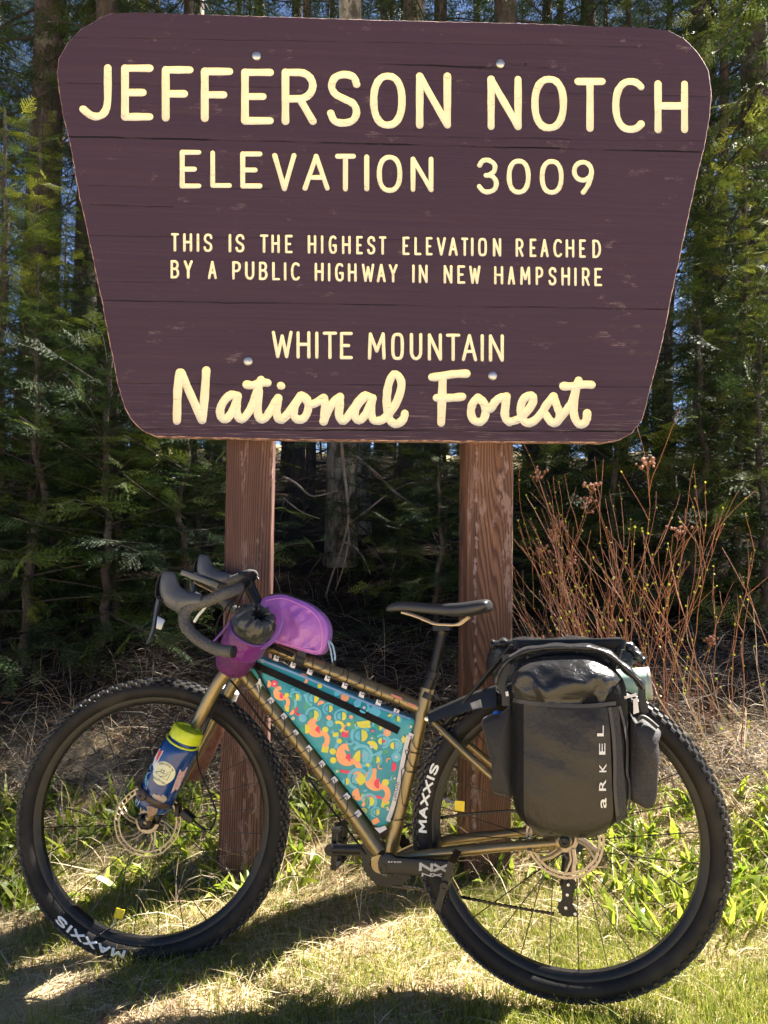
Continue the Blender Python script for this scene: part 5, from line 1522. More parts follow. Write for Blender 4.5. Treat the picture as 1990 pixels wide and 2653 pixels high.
t.bump(t.noise(v, 45, 5, .7), .8, .02)
gr = np_obj('ground', V, Fq, t.mat, smooth=True); gr['kind'] = 'structure'

# ---------------------------------------------------------------- blades and strands
def strands(xy, L, W, az, e0, e1, nseg=3, tint=None, lift=0.0, curl=None, leaf=False, ztop=None):
    """curved tapering strips rooted on the ground: arrays of length n"""
    n = len(L)
    t_ = np.linspace(0, 1, nseg + 1)
    x0, y0 = xy[:, 0], xy[:, 1]
    z0 = gz(x0, y0) + lift
    e = e0[:, None] + (e1 - e0)[:, None] * t_[None, :]
    a = az[:, None] + (curl[:, None] * t_[None, :] if curl is not None else 0)
    st = (L / nseg)[:, None]
    mid = lambda q: (q[:, :-1] + q[:, 1:]) / 2
    em, am = mid(e), mid(a) if curl is not None else np.repeat(az[:, None], nseg, 1)
    dx, dy, dz = np.cos(em) * np.cos(am) * st, np.cos(em) * np.sin(am) * st, np.sin(em) * st
    zz = np.zeros((n, 1))
    X = x0[:, None] + np.concatenate([zz, np.cumsum(dx, 1)], 1); Y = y0[:, None] + np.concatenate([zz, np.cumsum(dy, 1)], 1)
    Z = z0[:, None] + np.concatenate([zz, np.cumsum(dz, 1)], 1)
    g_ = gz(X, Y) + .003
    Z = np.maximum(Z, g_)
    prof = (np.array([.55, 1, .85, .5, .06]) if leaf else np.array([1, .85, .6, .08, .05]))
    w = W[:, None] * np.interp(t_, np.linspace(0, 1, 5), prof)[None, :] / 2
    tw = rng.uniform(-.9, .9, n)[:, None]
    px_, py_ = -np.sin(am[:, [0]]) * np.cos(tw), np.cos(am[:, [0]]) * np.cos(tw)
    pz_ = np.sin(tw)
    A = np.stack([X - px_ * w, Y - py_ * w, Z - pz_ * w], -1); Bv = np.stack([X + px_ * w, Y + py_ * w, Z + pz_ * w], -1)
    Vv = np.stack([A, Bv], 2).reshape(-1, 3)
    base = (np.arange(n) * (nseg + 1) * 2)[:, None] + (np.arange(nseg) * 2)[None, :]
    Fc = np.stack([base, base + 1, base + 3, base + 2], -1).reshape(-1, 4)
    tt = np.repeat(tint if tint is not None else rng.random(n), (nseg + 1) * 2)
    return Vv, Fc, tt
def merge(parts):
    V_, F_, T_, k = [], [], [], 0
    for v_, f_, t__ in parts: V_.append(v_); F_.append(f_ + k); T_.append(t__); k += len(v_)
    return np.concatenate(V_), np.concatenate(F_), np.concatenate(T_)
def leafmat(name, stops, rough=.55, trans=.3, spec=.3):
    t = NT(name)
    at_ = t.n('ShaderNodeAttribute', attribute_name='tint')
    c = t.ramp(at_.outputs['Fac'], stops)
    t.base(c); t.set(Roughness=rough); t.p.inputs['Specular IOR Level'].default_value = spec
    tr = t.n('ShaderNodeBsdfTranslucent'); t.l(c, tr.inputs[0])
    mx = t.n('ShaderNodeMixShader'); mx.inputs[0].default_value = trans
    t.l(t.p.outputs[0], mx.inputs[1]); t.l(tr.outputs[0], mx.inputs[2]); t.l(mx.outputs[0], t.out.inputs[0])
    return t.mat
U = rng.uniform
def blob(n, x0, x1, y0, y1, dens):
    """rejection-sampled scatter; dens(x, y) in 0..1"""
    out = []
    while sum(map(len, out)) < n:
        q = np.stack([U(x0, x1, n * 2), U(y0, y1, n * 2)], 1)
        out.append(q[rng.random(n * 2) < dens(q[:, 0], q[:, 1])])
    return np.concatenate(out)[:n]
def fbm(x, y, s_, o=0):
    return .5 + .25 * (np.sin(x * s_ + 1.3 * o) * np.cos(y * s_ * 1.13 + o) + .6 * np.sin(x * s_ * 2.1 + y * s_ * 1.7 + 2 * o) + .5 * np.cos(x * s_ * 3.7 - y * s_ * 4.1 + o))
M_grass = leafmat('grass_blade', [(0, (.085, .14, .018)), (.6, (.25, .285, .035)), (1, (.46, .43, .10))], .5, .45)
M_straw = leafmat('dry_straw', [(0, (.32, .22, .12)), (.5, (.58, .45, .28)), (1, (.80, .70, .52))], .6, .35)
M_dead = leafmat('dead_grass', [(0, (.026, .020, .015)), (.5, (.085, .068, .052)), (1, (.34, .285, .225))], .6, .15)
M_leaf = leafmat('broad_leaf', [(0, (.12, .19, .016)), (.6, (.27, .34, .03)), (1, (.42, .44, .06))], .4, .5, .5)
# short lawn grass, in tufts
dl = lambda x, y: np.clip(fbm(x, y, 3.1) * 1.5 - .25 + .25 * (x > .5), .04, 1) * np.clip((2.75 - y) * 2, .0, 1)
n = 84000
xy = blob(n, -1.45, 1.7, 1.38, 2.75, dl)
lng = (.024 + .046 * rng.random(n) ** 1.6) * (.7 + .6 * fbm(xy[:, 0], xy[:, 1], 5, 2))
p1_ = strands(xy, lng, U(.0018, .0034, n), U(0, 6.28, n), np.radians(U(50, 100, n)), np.radians(U(5, 70, n)), 3)
# a few taller tufts
parts_ = [p1_]
for cx, cy, k, h in ((.62, 1.66, 240, .13), (.52, 1.60, 150, .10), (1.12, 1.78, 200, .11), (-.18, 2.0, 120, .09), (-.75, 1.80, 150, .09), (.95, 1.66, 140, .10), (-1.0, 1.62, 160, .10), (1.35, 1.95, 160, .12), (.1, 1.62, 120, .08), (-.35, 1.66, 160, .09), (-.66, 2.03, 200, .07), (-.52, 2.0, 160, .06), (.40, 1.77, 220, .07), (.52, 1.75, 200, .07), (.30, 1.78, 140, .06)):
    xy = np.stack([rng.normal(cx, .045, k), rng.normal(cy, .04, k)], 1)
    parts_.append(strands(xy, U(.4, 1, k) * h, U(.002, .0036, k), U(0, 6.28, k), np.radians(U(55, 95, k)), np.radians(U(0, 60, k)), 3, tint=U(.3, 1, k)))
V, Fq, T = merge(parts_)
o = np_obj('lawn_grass', V, Fq, M_grass, attr=T); tagp(o, 'short green lawn grass in tufts between the wheels', 'grass', kind='stuff')
# straw lying on the lawn and round the posts
n = 38000
ds = lambda x, y: np.clip((y - 1.45) * 1.6, .5, 1) * np.clip(fbm(x, y, 2.3, 4) * 1.3 - .1, .1, 1) * np.clip((3.1 - y) * 2, .15, 1)
xy = blob(n, -1.6, 2.0, 1.38, 3.15, ds)
p1_ = strands(xy, U(.05, .17, n), U(.0014, .0032, n), U(0, 6.28, n), np.radians(U(0, 35, n)), np.radians(U(-40, 5, n)), 3, curl=U(-1, 1, n))
n = 1500
xy = blob(n, -1.5, 2.0, 2.2, 3.2, lambda x, y: np.ones_like(x))
p2_ = strands(xy, U(.15, .38, n), U(.0018, .0034, n), U(0, 6.28, n), np.radians(U(20, 95, n)), np.radians(U(-60, 30, n)), 5, curl=U(-1, 1, n))
V, Fq, T = merge([p1_, p2_])
o = np_obj('straw', V, Fq, M_straw, attr=T); tagp(o, 'pale dry straw strewn over the lawn around the posts', 'straw', kind='stuff')
# fallen leaves
n = 1500
xy = blob(n, -1.6, 2.1, 1.7, 3.3, lambda x, y: np.clip(fbm(x, y, 4, 3) * 1.4 - .3, .02, 1) * np.clip((y - 1.7), .1, 1))
V, Fq, T = strands(xy, U(.02, .05, n), U(.012, .026, n), U(0, 6.28, n), np.radians(U(-10, 40, n)), np.radians(U(-40, 30, n)), 3, leaf=True, lift=.004)
o = np_obj('leaf_litter', V, Fq, leafmat('fallen_leaf', [(0, (.10, .05, .028)), (.6, (.24, .13, .075)), (1, (.4, .27, .18))], .6, .1), attr=T); tagp(o, 'brown fallen leaves on the ground behind the bicycle', 'leaves', kind='stuff')
# broad spring leaves behind the bicycle
def lilies(n, x0, x1, y0, y1, dens):
    xy = blob(n, x0, x1, y0, y1, dens)
    ps = []
    for k in range(3):
        ps.append(strands(xy + rng.normal(0, .008, (n, 2)), U(.055, .13, n), U(.011, .024, n), U(0, 6.28, n), np.radians(U(40, 95, n)), np.radians(U(-25, 60, n)), 4, leaf=True))
    return merge(ps)
V, Fq, T = merge([lilies(650, -1.75, -.2, 2.35, 2.82, lambda x, y: np.clip(fbm(x, y, 4, 1) * 1.6 - .3, .05, 1)), lilies(130, -.25, .55, 2.4, 2.8, lambda x, y: np.clip(fbm(x, y, 5, 2) * 1.5 - .4, .03, 1)),
                  lilies(400, .55, 2.05, 2.1, 2.78, lambda x, y: np.clip(fbm(x, y, 4, 5) * 1.6 - .2, .05, 1))])
o = np_obj('broadleaf_cover', V, Fq, M_leaf, attr=T); tagp(o, 'broad bright green spring leaves covering the strip behind the bicycle', 'ground cover', kind='stuff')
# matted dead grass on the bank
n = 20000
xy = blob(n, -2.9, 3.0, 2.8, 4.3, lambda x, y: np.clip(1.3 - (y - 2.9) * .9, .05, 1) * np.clip(fbm(x, y, 2.0, 6) * 1.5 - .1, .1, 1))
p1_ = strands(xy, U(.12, .42, n), U(.0022, .0045, n), rng.normal(-.25, .8, n) + PI * (rng.random(n) < .35), np.radians(U(5, 50, n)), np.radians(U(-60, -5, n)), 4, curl=U(-1.2, 1.2, n), lift=.01, tint=np.clip(rng.random(n) ** 1.8 * (1 + .5 * (xy[:, 0] > .6)), 0, 1))
n = 1400
xy = blob(n, -2.8, 2.9, 3.1, 4.8, lambda x, y: np.clip(fbm(x, y, 2.0, 7) * 1.4 - .3, .05, 1))
p2_ = strands(xy, U(.2, .55, n), U(.002, .004, n), U(0, 6.28, n), np.radians(U(50, 100, n)), np.radians(U(-90, 0, n)), 6, curl=U(-1.2, 1.2, n))
V, Fq, T = merge([p1_, p2_])
o = np_obj('dead_grass', V, Fq, M_dead, attr=T); tagp(o, 'grey matted dead grass on the bank below the trees', 'grass', kind='stuff')

# ================================================================== SHRUBS
M_stem = mat('red_brown_stem', (.27, .095, .045), .5, c2=(.36, .20, .115), nscale=20)
M_pstem = mat('pale_stem', (.36, .24, .17), .55, c2=(.5, .38, .28), nscale=20)
M_bud = leafmat('yellow_green_bud', [(0, (.25, .26, .03)), (1, (.40, .42, .05))], .5, .3)
M_seed = mat('brown_seed_head', (.30, .14, .085), .8, c2=(.16, .07, .05), nscale=200)
rs_ = random.Random(5)
def shrub(label, bases, nstem, hmin, hmax, lean, spread, seedp, name='bare_shrub', y_=3.0, m_=None, thick=.0022, heads=None):
    b0 = bases[0]
    root = empty(name, (b0[0], b0[1], float(gz(b0[0], b0[1]))), label, 'shrub')
    ms, mbud, msd = MB(), MB(), MB()
    def bud(p):
        r = rs_.uniform(.003, .006)
        d = Vector((rs_.uniform(-1, 1), rs_.uniform(-1, 1), rs_.uniform(.3, 1))).normalized(); e = d.orthogonal().normalized(); f_ = d.cross(e)
        mbud.add([p, p + d * r * 1.2 + e * r, p + d * r * 2.4, p + d * r * 1.2 - e * r, p + d * r * 1.2 + f_ * r, p + d * r * 1.2 - f_ * r], [(0, 1, 2, 3), (0, 4, 2, 5)])
    def seed(p, R_):
        for k in range(rs_.randint(9, 18)):
            c = p + Vector((rs_.gauss(0, R_), rs_.gauss(0, R_), rs_.gauss(0, R_ * .6))); r = rs_.uniform(.004, .008)
            msd.lathe(c - Vector((0, 0, r)), Vector((rs_.uniform(-.4, .4), rs_.uniform(-.4, .4), 1)), [(0, r * .2), (r * .6, r), (r * 1.4, r), (r * 2, r * .2)], 5)
            if k % 3 == 0: ms.tube([p - Vector((0, 0, R_ * 2)), c], .0008, 3, cap=False)
    def stem(p, d, L, r, lev):
        n_ = max(4, int(L / .06)); pts = [p.copy()]; q = p.copy(); dd = d.normalized()
        for i in range(n_):
            dd = (dd + Vector((rs_.gauss(0, .075), rs_.gauss(0, .07), rs_.gauss(.015, .04)))).normalized()
            q = q + dd * (L / n_); pts.append(q.copy())
            if lev == 0 and i > n_ * .35 and rs_.random() < .42:
                sd_ = (dd + Vector((rs_.uniform(-.6, .6), rs_.uniform(-.5, .5), rs_.uniform(0, .4)))).normalized(); stem(q, sd_, L * rs_.uniform(.12, .35), r * .6, 1)
            if i > n_ * .3 and rs_.random() < .30: bud(q)
        ms.tube(pts, [max(.0009, r * (1 - .7 * i / n_)) for i in range(n_ + 1)], 5, cap=False)
        if lev == 0 and rs_.random() < seedp: seed(pts[-1], rs_.uniform(.012, .026))
    for k in range(nstem):
        bx, by = rs_.choice(bases); x = bx + rs_.gauss(0, spread); y = by + rs_.gauss(0, spread)
        p = Vector((x, y, float(gz(x, y)) - .02))
        lx = rs_.gauss(lean, .26); stem(p, Vector((lx, rs_.gauss(.0, .18), 1)), rs_.uniform(hmin, hmax), thick * rs_.uniform(.7, 1.3), 0)
    ms.build('stems', m_ or M_stem, root); 
    if mbud.v:
        o = mbud.build('buds', M_bud, root, smooth=False); a = o.data.attributes.new('tint', 'FLOAT', 'POINT'); a.data.foreach_set('value', np.random.default_rng(1).random(len(o.data.vertices)).astype(np.float32))
        o['kind'] = 'stuff'
    if msd.v: msd.build('seed_heads', M_seed, root)['kind'] = 'stuff'
    return root
shrub('dense thicket of red-brown bare stems with yellow buds, right of the rust post', [(.86, 3.1), (.95, 3.05), (1.05, 3.15), (1.12, 3.0)], 74, .35, .98, -.42, .09, .06, thick=.0017)
shrub('tall reddish stems with brown seed heads rising behind the pannier', [(.98, 3.05), (1.05, 3.0), (.9, 3.15)], 9, .85, 1.25, -.2, .06, .6, thick=.0024)
shrub('sparse straight twigs standing at the right edge of the photo', [(1.22, 3.0), (1.45, 2.9), (1.3, 3.1), (1.6, 3.0)], 12, .45, 1.0, .02, .08, .0, thick=.0026)
shrub('pale dead canes lying low beside the rear wheel', [(1.15, 2.72), (1.5, 2.75), (1.8, 2.8), (.95, 2.85)], 40, .25, .75, -.9, .14, .0, m_=M_pstem, thick=.0028)
shrub('thin orange twigs with a green bud between the posts', [(.47, 2.85), (.40, 2.75), (-.33, 2.62)], 8, .25, .5, -.05, .05, .0, thick=.002)

# ================================================================== TREES
def spray_t(seed, L, pairs, nl, step, width=.42):
    """a flat fir spray along +x: needles as slim triangles"""
    r = np.random.default_rng(seed); tri = []
    def twig(p, d, l):
        d = d / np.linalg.norm(d); s_ = np.cross([0, 0, 1.0], d); s_ /= np.linalg.norm(s_)
        k = max(3, int(l / step))
        for i in range(k):
            q = p + d * (l * (i + .5) / k) + np.array([0, 0, -.12 * (l * i / k) ** 2 / max(l, .01)])
            for sg in (1, -1):
                f = (1 - .35 * i / k)
                nd_ = d * r.uniform(.5, .9) + s_ * sg * r.uniform(.5, 1) + np.array([0, 0, r.uniform(-.35, .85)])
                nd_ /= np.linalg.norm(nd_)
                b = d * step * .40
                tri.append([q - b, q + b, q + nd_ * nl * f])
        q = p + d * l
        tri.append([q - s_ * step * .3 - d * step, q + s_ * step * .3 - d * step, q + d * nl * .8])
        # the twig itself
        tri.append([p - s_ * .0015, p + s_ * .0015, q])
    twig(np.zeros(3), np.array([1, 0, -.05]), L)
    for i in range(pairs):
        x = L * (.08 + .84 * (i + .5) / pairs)
        for sg in (1, -1):
            l = width * L * (1 - (x / L) ** 1.3 * .85) * r.uniform(.75, 1.15); a = math.radians(r.uniform(40, 58))
            twig(np.array([x + r.uniform(-.01, .01), 0, 0]), np.array([math.cos(a), sg * math.sin(a), r.uniform(-.12, .08)]), l)
    T_ = np.array(tri); n = len(T_)
    return T_.reshape(-1, 3), n
def crown(seed, templ, z0, H, nb, Lmax, droop, el0, el1, spray_gap, sl, shape=1.0, fill=.15):
    """branches of sprays round the trunk axis (tree-local); returns vertices, triangles, tint"""
    r = np.random.default_rng(seed)
    Tv, nt = templ
    Vs, Ts = [], []
    br = MB()
    for b in range(nb):
        f = (b + r.random()) / nb
        z = z0 + (H - z0) * f ** .9
        L = Lmax * (1 - f) ** shape * r.uniform(.65, 1.1) + .12
        az = b * 2.39996 + r.uniform(-.4, .4)
        el = math.radians(el0 + (el1 - el0) * f + r.uniform(-8, 8))
        n = max(3, int(L / .10)); p = np.array([0, 0, z]); pts = [p.copy()]
        d = np.array([math.cos(az) * math.cos(el), math.sin(az) * math.cos(el), math.sin(el)])
        tint = .62 * r.random() ** 2.2
        for i in range(n):
            d = d + np.array([r.normal(0, .05), r.normal(0, .05), -droop * (1 - 1.6 * i / n) * .1]); d /= np.linalg.norm(d)
            p = p + d * (L / n); pts.append(p.copy())
        pts = np.array(pts)
        br.tube([Vector(q) for q in pts], [max(.0016, .0065 * L * (1 - .8 * i / n)) for i in range(n + 1)], 4, cap=False)
        s_ = L * fill; side = 1
        while s_ < L * 1.001:
            q = s_ / L * n; i = min(int(q), n - 1); base = pts[i] + (pts[i + 1] - pts[i]) * (q - i)
            dd = pts[i + 1] - pts[i]; dd /= np.linalg.norm(dd)
            up = np.array([0, 0, 1.0]); sd_ = np.cross(up, dd); sd_ /= (np.linalg.norm(sd_) + 1e-9)
            tip = s_ > L * .93
            a = 0 if tip else side * math.radians(r.uniform(42, 68))
            X = dd * math.cos(a) + sd_ * math.sin(a) + up * r.uniform(-.38, .18); X /= np.linalg.norm(X)
            roll = r.normal(0, .55)
            Yv = np.cross(up, X); Yv /= np.linalg.norm(Yv); Zv = np.cross(X, Yv)
            Y2 = Yv * math.cos(roll) + Zv * math.sin(roll); Z2 = np.cross(X, Y2)
            sc_ = sl * (1 - .55 * (s_ / L)) * r.uniform(.7, 1.15) * min(1, .45 + L * .8)
            if tip: sc_ = sl * .62
            Vs.append(base + (Tv * sc_) @ np.stack([X, Y2, Z2])); Ts.append(np.full(len(Tv), min(1, tint + r.uniform(-.1, .25) + (.15 if tip else 0))))
            side = -side; s_ += spray_gap * r.uniform(.7, 1.3)
    V_ = np.concatenate(Vs); T_ = np.concatenate(Ts)
    return V_, np.arange(len(V_)).reshape(-1, 3), T_, br
t = NT('conifer_bark')
vb = t.coord((1, 1, .35))
c = t.mix(t.ramp(t.noise(vb, 22, 6, .7), [(.35, 0), (.65, 1)]), (.030, .022, .019), (.095, .072, .06))
lich = t.ramp(t.noise(t.coord((1, 1, .6), loc=(3, 3, 3)), 7, 5, .7), [(.56, 0), (.66, 1)])
c = t.mix(t.math('MULTIPLY', lich, .65), c, (.19, .19, .15))
t.base(c); t.set(Roughness=.9); t.bump(t.noise(vb, 40, 6, .75), 1.0, .02); M_bark = t.mat
t = NT('pale_bark')
vb = t.coord((1, 1, .5))
c = t.mix(t.ramp(t.noise(vb, 10, 6, .75), [(.40, 0), (.58, 1)]), (.06, .048, .04), (.36, .34, .28))
t.base(c); t.set(Roughness=.9); t.bump(t.noise(vb, 40, 6, .75), 1.0, .02); M_pbark = t.mat
M_deadtwig = mat('dead_twig', (.045, .036, .030), .85, c2=(.17, .145, .125), nscale=7, lo=.5, hi=.75)
M_limb = mat('limb_bark', (.035, .027, .022), .85)
GREEN = [(0, (.014, .032, .011)), (.5, (.034, .061, .013)), (1, (.16, .20, .034))]
GREEN2 = [(0, (.030, .056, .012)), (.4, (.12, .155, .022)), (1, (.36, .37, .05))]
M_needle = leafmat('fir_needles', GREEN, .5, .2, .3)
M_needle2 = leafmat('sunlit_tone_needles', GREEN2, .5, .42, .3)  # brighter copy of the needles: sunlight on the boughs put into colour and translucency
def trunk_mesh(seed, H, r0, m_, name='trunk'):
    r = random.Random(seed); m = MB(); n = 22
    pts = []; x = y = 0
    for i in range(n + 1):
        x += r.gauss(0, .012); y += r.gauss(0, .012); pts.append(Vector((x, y, -.4 + (H + .4) * i / n)))
    m.tube(pts, [r0 * (1.25 if i == 0 else 1.06 if i == 1 else 1) * (1 - .9 * (i / n) ** 1.1) + .006 for i in range(n + 1)], 14)
    return m.build(name, m_, None)
def dead_mesh(seed, z0, z1, nb, Lmax):
    r = random.Random(seed); m = MB()
    def go(p, d, L, rad, lev):
        n = max(4, int(L / .09)); pts = [p.copy()]; q = p.copy()
        for i in range(n):
            d = (d + Vector((r.gauss(0, .12), r.gauss(0, .12), r.gauss(-.05, .09)))).normalized(); q = q + d * (L / n); pts.append(q.copy())
            if lev < 2 and r.random() < .45: go(q, (d + Vector((r.uniform(-1, 1), r.uniform(-1, 1), r.uniform(-.6, .3)))).normalized(), L * r.uniform(.2, .5), rad * .55, lev + 1)
        m.tube(pts, [max(.0012, rad * (1 - .8 * i / n)) for i in range(n + 1)], 4, cap=False)
    for k in range(nb):
        z = r.uniform(z0, z1); a = r.uniform(0, 6.28); go(Vector((0, 0, z)), Vector((math.cos(a), math.sin(a), r.uniform(-.25, .3))), Lmax * r.uniform(.4, 1), .007, 0)
    return m.build('dead_branches', M_deadtwig, None)
def proto_tree(seed, H, r0, bark, templ, z0, nb, Lmax, droop, el0, el1, gap, sl, dead=None, shape=1.0, leafm=None, fill=.15):
    V_, F_, T_, br = crown(seed, templ, z0, H, nb, Lmax, droop, el0, el1, gap, sl, shape, fill)
    tk = trunk_mesh(seed, H, r0, bark)
    cr_ = np_obj('crown', V_.astype(np.float32), F_, leafm or M_needle, attr=T_)
    lb = br.build('limbs', M_limb, None)
    ch = [tk, cr_, lb]
    if dead: ch.append(dead_mesh(seed + 50, *dead))
    return ch
fine_t = spray_t(1, .42, 8, .023, .0125)
mid_t = spray_t(2, .42, 6, .030, .020)
far_t = spray_t(3, .42, 5, .045, .036)
PROTO = {
 'tallA': proto_tree(11, 11, .125, M_bark, mid_t, 3.0, 76, 1.8, 1.0, -6, 28, .11, .95, (.5, 3.2, 22, 1.3)),
 'tallB': proto_tree(12, 12.5, .15, M_bark, mid_t, 4.0, 72, 2.0, 1.2, -10, 25, .12, 1.0, (.4, 4.0, 26, 1.5)),
 'pale': proto_tree(13, 10, .105, M_pbark, mid_t, 5.6, 50, 1.5, .9, 0, 28, .12, 1.0, (.3, 3.4, 24, 1.2)),
 'slim': proto_tree(14, 8.5, .06, M_bark, mid_t, 4.2, 46, 1.1, .8, -4, 30, .10, .85, (.3, 2.8, 22, .9)),
 'firA': proto_tree(15, 4.4, .05, M_bark, fine_t, .25, 84, 1.35, .8, -2, 32, .075, .85, None, .85, M_needle2),
 'firB': proto_tree(16, 3.4, .04, M_bark, fine_t, .15, 72, 1.25, .9, -3, 30, .075, .82, None, .8),
 'spruce': proto_tree(17, 6.5, .07, M_bark, fine_t, .9, 84, 1.65, 1.5, -8, 24, .085, .9, (.3, 1.5, 12, 1.0), .8),
 'sunny': proto_tree(27, 8.2, .09, M_bark, fine_t, 1.6, 90, 1.75, 2.0, -12, 20, .085, .95, None, .7, M_needle2),
 'bush': proto_tree(18, 1.3, .02, M_bark, fine_t, .05, 40, .75, .6, 5, 35, .07, .7, None, .7),
 'far': proto_tree(19, 13, .16, M_bark, far_t, 1.2, 80, 2.3, 1.0, -5, 25, .24, 1.35, None),
}
allow = {}
USED = set()
def tree(kind, x, y, label, group=None, s_=1.0, rot=None, cat='tree', name=None, zoff=0.0):
    nm_ = name or {'tallA': 'spruce_tree', 'tallB': 'spruce_tree', 'pale': 'pale_trunk_tree', 'slim': 'slim_spruce', 'firA': 'young_fir', 'firB': 'young_fir', 'spruce': 'spruce_tree', 'bush': 'fir_seedling', 'sunny': 'drooping_spruce', 'far': 'spruce_tree'}[kind]
    root = empty(nm_, (x, y, float(gz(x, y)) + zoff), label, cat, group)
    root.rotation_euler = (random.Random(int(x * 977 + y * 131)).gauss(0, .015), random.Random(int(x * 577 + y * 331)).gauss(0, .015), rot if rot is not None else (x * 7.3 + y * 3.1) % 6.28)
    root.scale = (s_, s_, s_)
    for o in PROTO[kind]:
        if kind not in USED: o.parent = root
        else:
            c = o.copy(); COL.objects.link(c); c.parent = root
    USED.add(kind)
    return root
def atp(dx, Y): return at(dx * 1.1995, 1300, Y).x
# trees one can point to
tree('tallB', atp(60, 6.6), 6.6, 'thick dark spruce trunk at the far left edge of the photo', s_=1.0)
tree('slim', atp(108, 8.6), 8.6, 'slim dark spruce just right of the thick far-left trunk')
tree('tallA', atp(172, 7.4), 7.4, 'straight spruce trunk beside the top left corner of the sign')
tree('tallA', atp(236, 6.2), 6.2, 'spruce trunk half covered by the left edge of the sign', s_=.9)
tree('pale', atp(736, 5.2), 5.2, 'pale mottled trunk seen between the posts, nearer the plum post', rot=2)
tree('pale', atp(776, 6.0), 6.0, 'second mottled trunk close behind the pale mottled trunk', s_=.85, rot=4)
tree('slim', atp(872, 6.0), 6.0, 'thin trunk seen midway between the posts', rot=1)
tree('slim', atp(640, 6.8), 6.8, 'thin trunk right beside the plum post')
tree('tallB', atp(1630, 6.3), 6.3, 'thick dark trunk at the right edge of the photo', s_=.95, rot=3)
tree('tallA', atp(1535, 7.6), 7.6, 'dark trunk beside the right edge of the sign', rot=5)
tree('firA', atp(40, 4.6), 4.6, 'young fir with sunlit yellow-green boughs at the left edge of the photo', rot=.4, s_=.66)
tree('firB', atp(210, 4.7), 4.7, 'young fir under the lower left corner of the sign', rot=2.2, s_=.72)
tree('firB', atp(60, 3.9), 3.9, 'low dark fir above the dead grass at the left', rot=4.0, s_=.55)
tree('firA', atp(340, 5.6), 5.6, 'young fir behind the sign, its boughs reaching to the plum post', rot=1.2, s_=.6)
tree('spruce', atp(1540, 6.3), 6.3, 'spruce with drooping boughs right of the sign', rot=1.0, s_=.9)
tree('firB', atp(1440, 5.2), 5.2, 'young fir behind the lower right corner of the sign', rot=3.1, s_=.95)
tree('sunny', 2.62, 5.0, 'sunlit spruce whose bright boughs hang in at the top right corner', rot=2.0, s_=1.0)
tree('firA', atp(1640, 6.8), 6.8, 'young fir in the gap right of the sign', rot=.9, s_=.9)
tree('bush', atp(960, 4.6), 4.6, 'dark fir seedling between the posts, beside the rust post', rot=1, s_=1.0)
tree('bush', atp(860, 4.9), 4.9, 'dark fir seedling between the posts, below the pale trunk', rot=3, s_=.9)
tree('bush', atp(250, 3.9), 3.9, 'small fir seedling at the foot of the left-hand firs', rot=2, s_=1.1)
for i, (dx, Y, k_, sc2) in enumerate(((80, 3.6, 'bush', 1.15), (230, 3.65, 'bush', 1.1), (400, 3.8, 'bush', 1.0), (950, 3.9, 'bush', .7), (1060, 4.4, 'bush', 1.1), (1180, 4.5, 'bush', 1.2), (1330, 4.3, 'bush', 1.1), (1500, 4.4, 'bush', 1.3), (1650, 4.2, 'bush', 1.2), (420, 4.4, 'bush', 1.1), (120, 4.3, 'bush', 1.3), (1290, 5.7, 'firB', .6))):
    tree(k_, atp(dx, Y), Y, 'low dark fir in the shade at the edge of the wood behind the bicycle', 'low firs at the edge of the wood', s_=sc2, rot=i * 1.7)
tree('firA', atp(20, 4.0), 4.0, 'small bright fir low at the left edge, in front of the others', rot=3.3, s_=.62)
tree('firA', atp(1580, 4.6), 4.6, 'bright young fir right of the sign, behind the tall twigs', rot=1.4, s_=.6)
# the rest of the wood
rt = random.Random(8)
placed = [(o.location.x, o.location.y) for o in list(ORG) if o.get('category') == 'tree']
def scatter(n, fx, fy, kinds, label, group, ok, mind=.8, s0=.85, s1=1.15):
    k = tries = 0
    while k < n and tries < 4000:
        tries += 1
        y = fy(); x = fx(y)
        if not ok(x, y) or any((x - a) ** 2 + (y - b) ** 2 < mind * mind for a, b in placed): continue
        placed.append((x, y)); tree(rt.choice(kinds), x, y, label, group, s_=rt.uniform(s0, s1), rot=rt.uniform(0, 6.28)); k += 1
scatter(44, lambda y: rt.uniform(-.56 * y - .6, .56 * y + .6), lambda: rt.uniform(6.4, 13.5), ['tallA', 'tallB', 'slim', 'slim', 'pale', 'tallA'], 'dark spruce standing deep in the wood behind the sign', 'spruces deep in the wood', lambda x, y: True, .75)
scatter(14, lambda y: rt.uniform(-.55 * y, .55 * y), lambda: rt.uniform(6.5, 12), ['firA', 'firB', 'bush'], 'young fir growing among the trunks deep in the wood', 'young firs deep in the wood', lambda x, y: abs(x) > 1.6 or y > 9, .7, .6, .95)
# the wood goes on to the right and left of the view and throws its shade into it
scatter(44, lambda y: rt.uniform(.56 * y + .5, 15), lambda: rt.uniform(5.8, 15), ['tallA', 'tallB', 'far'], 'tall spruce of the wood beyond the right of the photo', 'spruces beside the view', lambda x, y: y > 5.7 + .577 * x, .9)
scatter(12, lambda y: -rt.uniform(.56 * y + .6, 10), lambda: rt.uniform(4.5, 12), ['tallA', 'tallB'], 'tall spruce of the wood beyond the left of the photo', 'spruces beside the view', lambda x, y: True, 1.0)
scatter(34, lambda y: rt.uniform(-.62 * y, .62 * y), lambda: rt.uniform(22, 42), ['far'], 'distant spruce across the clearing behind the wood', 'distant spruces', lambda x, y: True, 1.5, .8, 1.2)

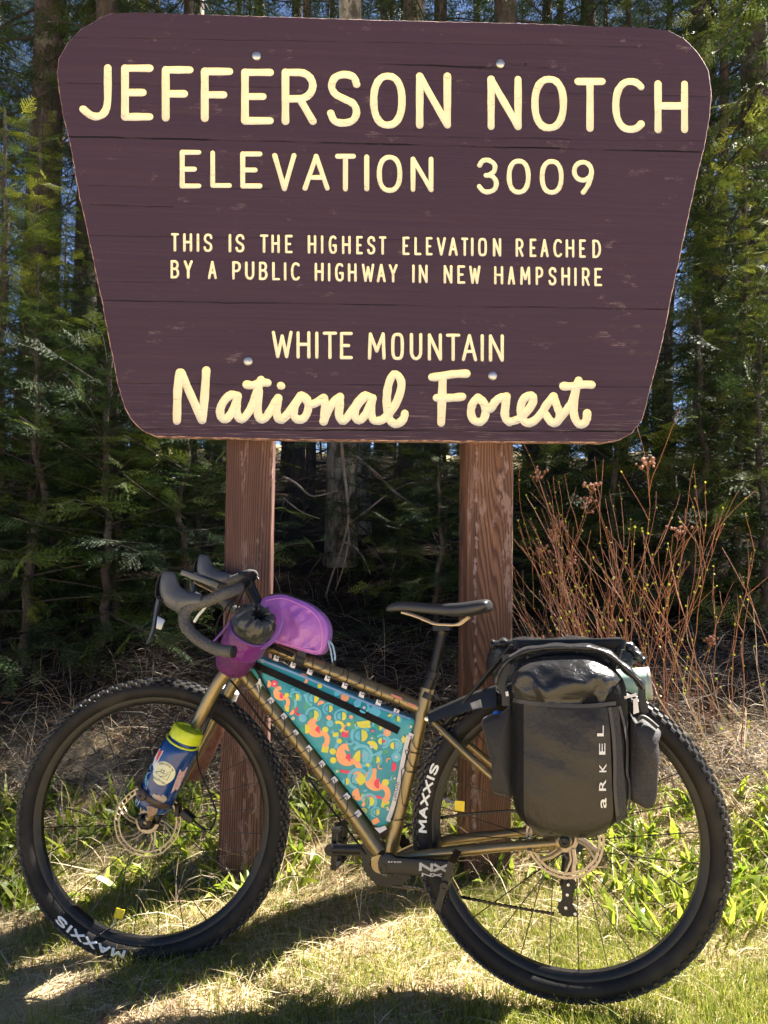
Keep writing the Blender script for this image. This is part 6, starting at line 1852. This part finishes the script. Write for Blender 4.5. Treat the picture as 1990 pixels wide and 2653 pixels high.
# pale dead branches caught in the dark gap between the posts
def dead_branch(label, Y, lines, r):
    q0 = at(lines[0][-1][0] * 1.1995, lines[0][-1][1] * 1.1995, Y)
    root = empty('dead_branch', q0, label, 'branch'); m = MB()
    for j, L in enumerate(lines):
        P_ = catmull([at(x * 1.1995, y * 1.1995, Y + .05 * math.sin(i * 1.7 + j)) for i, (x, y) in enumerate(L)], 5)
        rr_ = r * (1 if j == 0 else .65); m.tube(P_, [rr_ * (1 - .55 * i / len(P_)) for i in range(len(P_))], 6)
    m.build('branch_wood', M_paledead, root)
M_paledead = mat('pale_dead_wood', (.30, .26, .235), .8, c2=(.16, .13, .115), nscale=14)
dead_branch('pale forked dead branch hanging before the mottled trunk between the posts', 4.5, [[(738, 955), (742, 1010), (750, 1070), (752, 1125), (738, 1185), (718, 1240), (703, 1290)], [(750, 1090), (754, 1150), (748, 1200), (734, 1250), (722, 1280)], [(752, 1130), (790, 1105), (820, 1080), (835, 1070)], [(742, 1170), (770, 1185), (790, 1215), (800, 1240)]], .011)
dead_branch('long pale branch sagging across the dark gap towards the rust post', 4.7, [[(770, 985), (810, 1020), (850, 1060), (890, 1090), (930, 1140), (960, 1165), (990, 1170), (1020, 1140), (1060, 1090)], [(850, 1060), (880, 1045), (920, 1040)], [(930, 1140), (950, 1180), (975, 1210)], [(1000, 1160), (1010, 1110), (995, 1060), (985, 1010)]], .009)
dead_branch('grey fallen branch lying against the left side of the gap beside the plum post', 4.6, [[(612, 1030), (640, 1045), (670, 1070), (700, 1068), (728, 1060)], [(612, 1075), (650, 1105), (690, 1120)]], .009)
scatter(13, lambda y: rt.uniform(.56 * y + .5, 8), lambda: rt.uniform(4.4, 7.5), ['firA', 'firB'], 'young fir at the edge of the wood beyond the right of the photo', 'young firs beside the view', lambda x, y: True, .9, .6, .95)
scatter(9, lambda y: -rt.uniform(.56 * y + .4, 7), lambda: rt.uniform(3.8, 7), ['firA', 'firB'], 'young fir at the edge of the wood beyond the left of the photo', 'young firs beside the view', lambda x, y: True, .9, .6, .95)
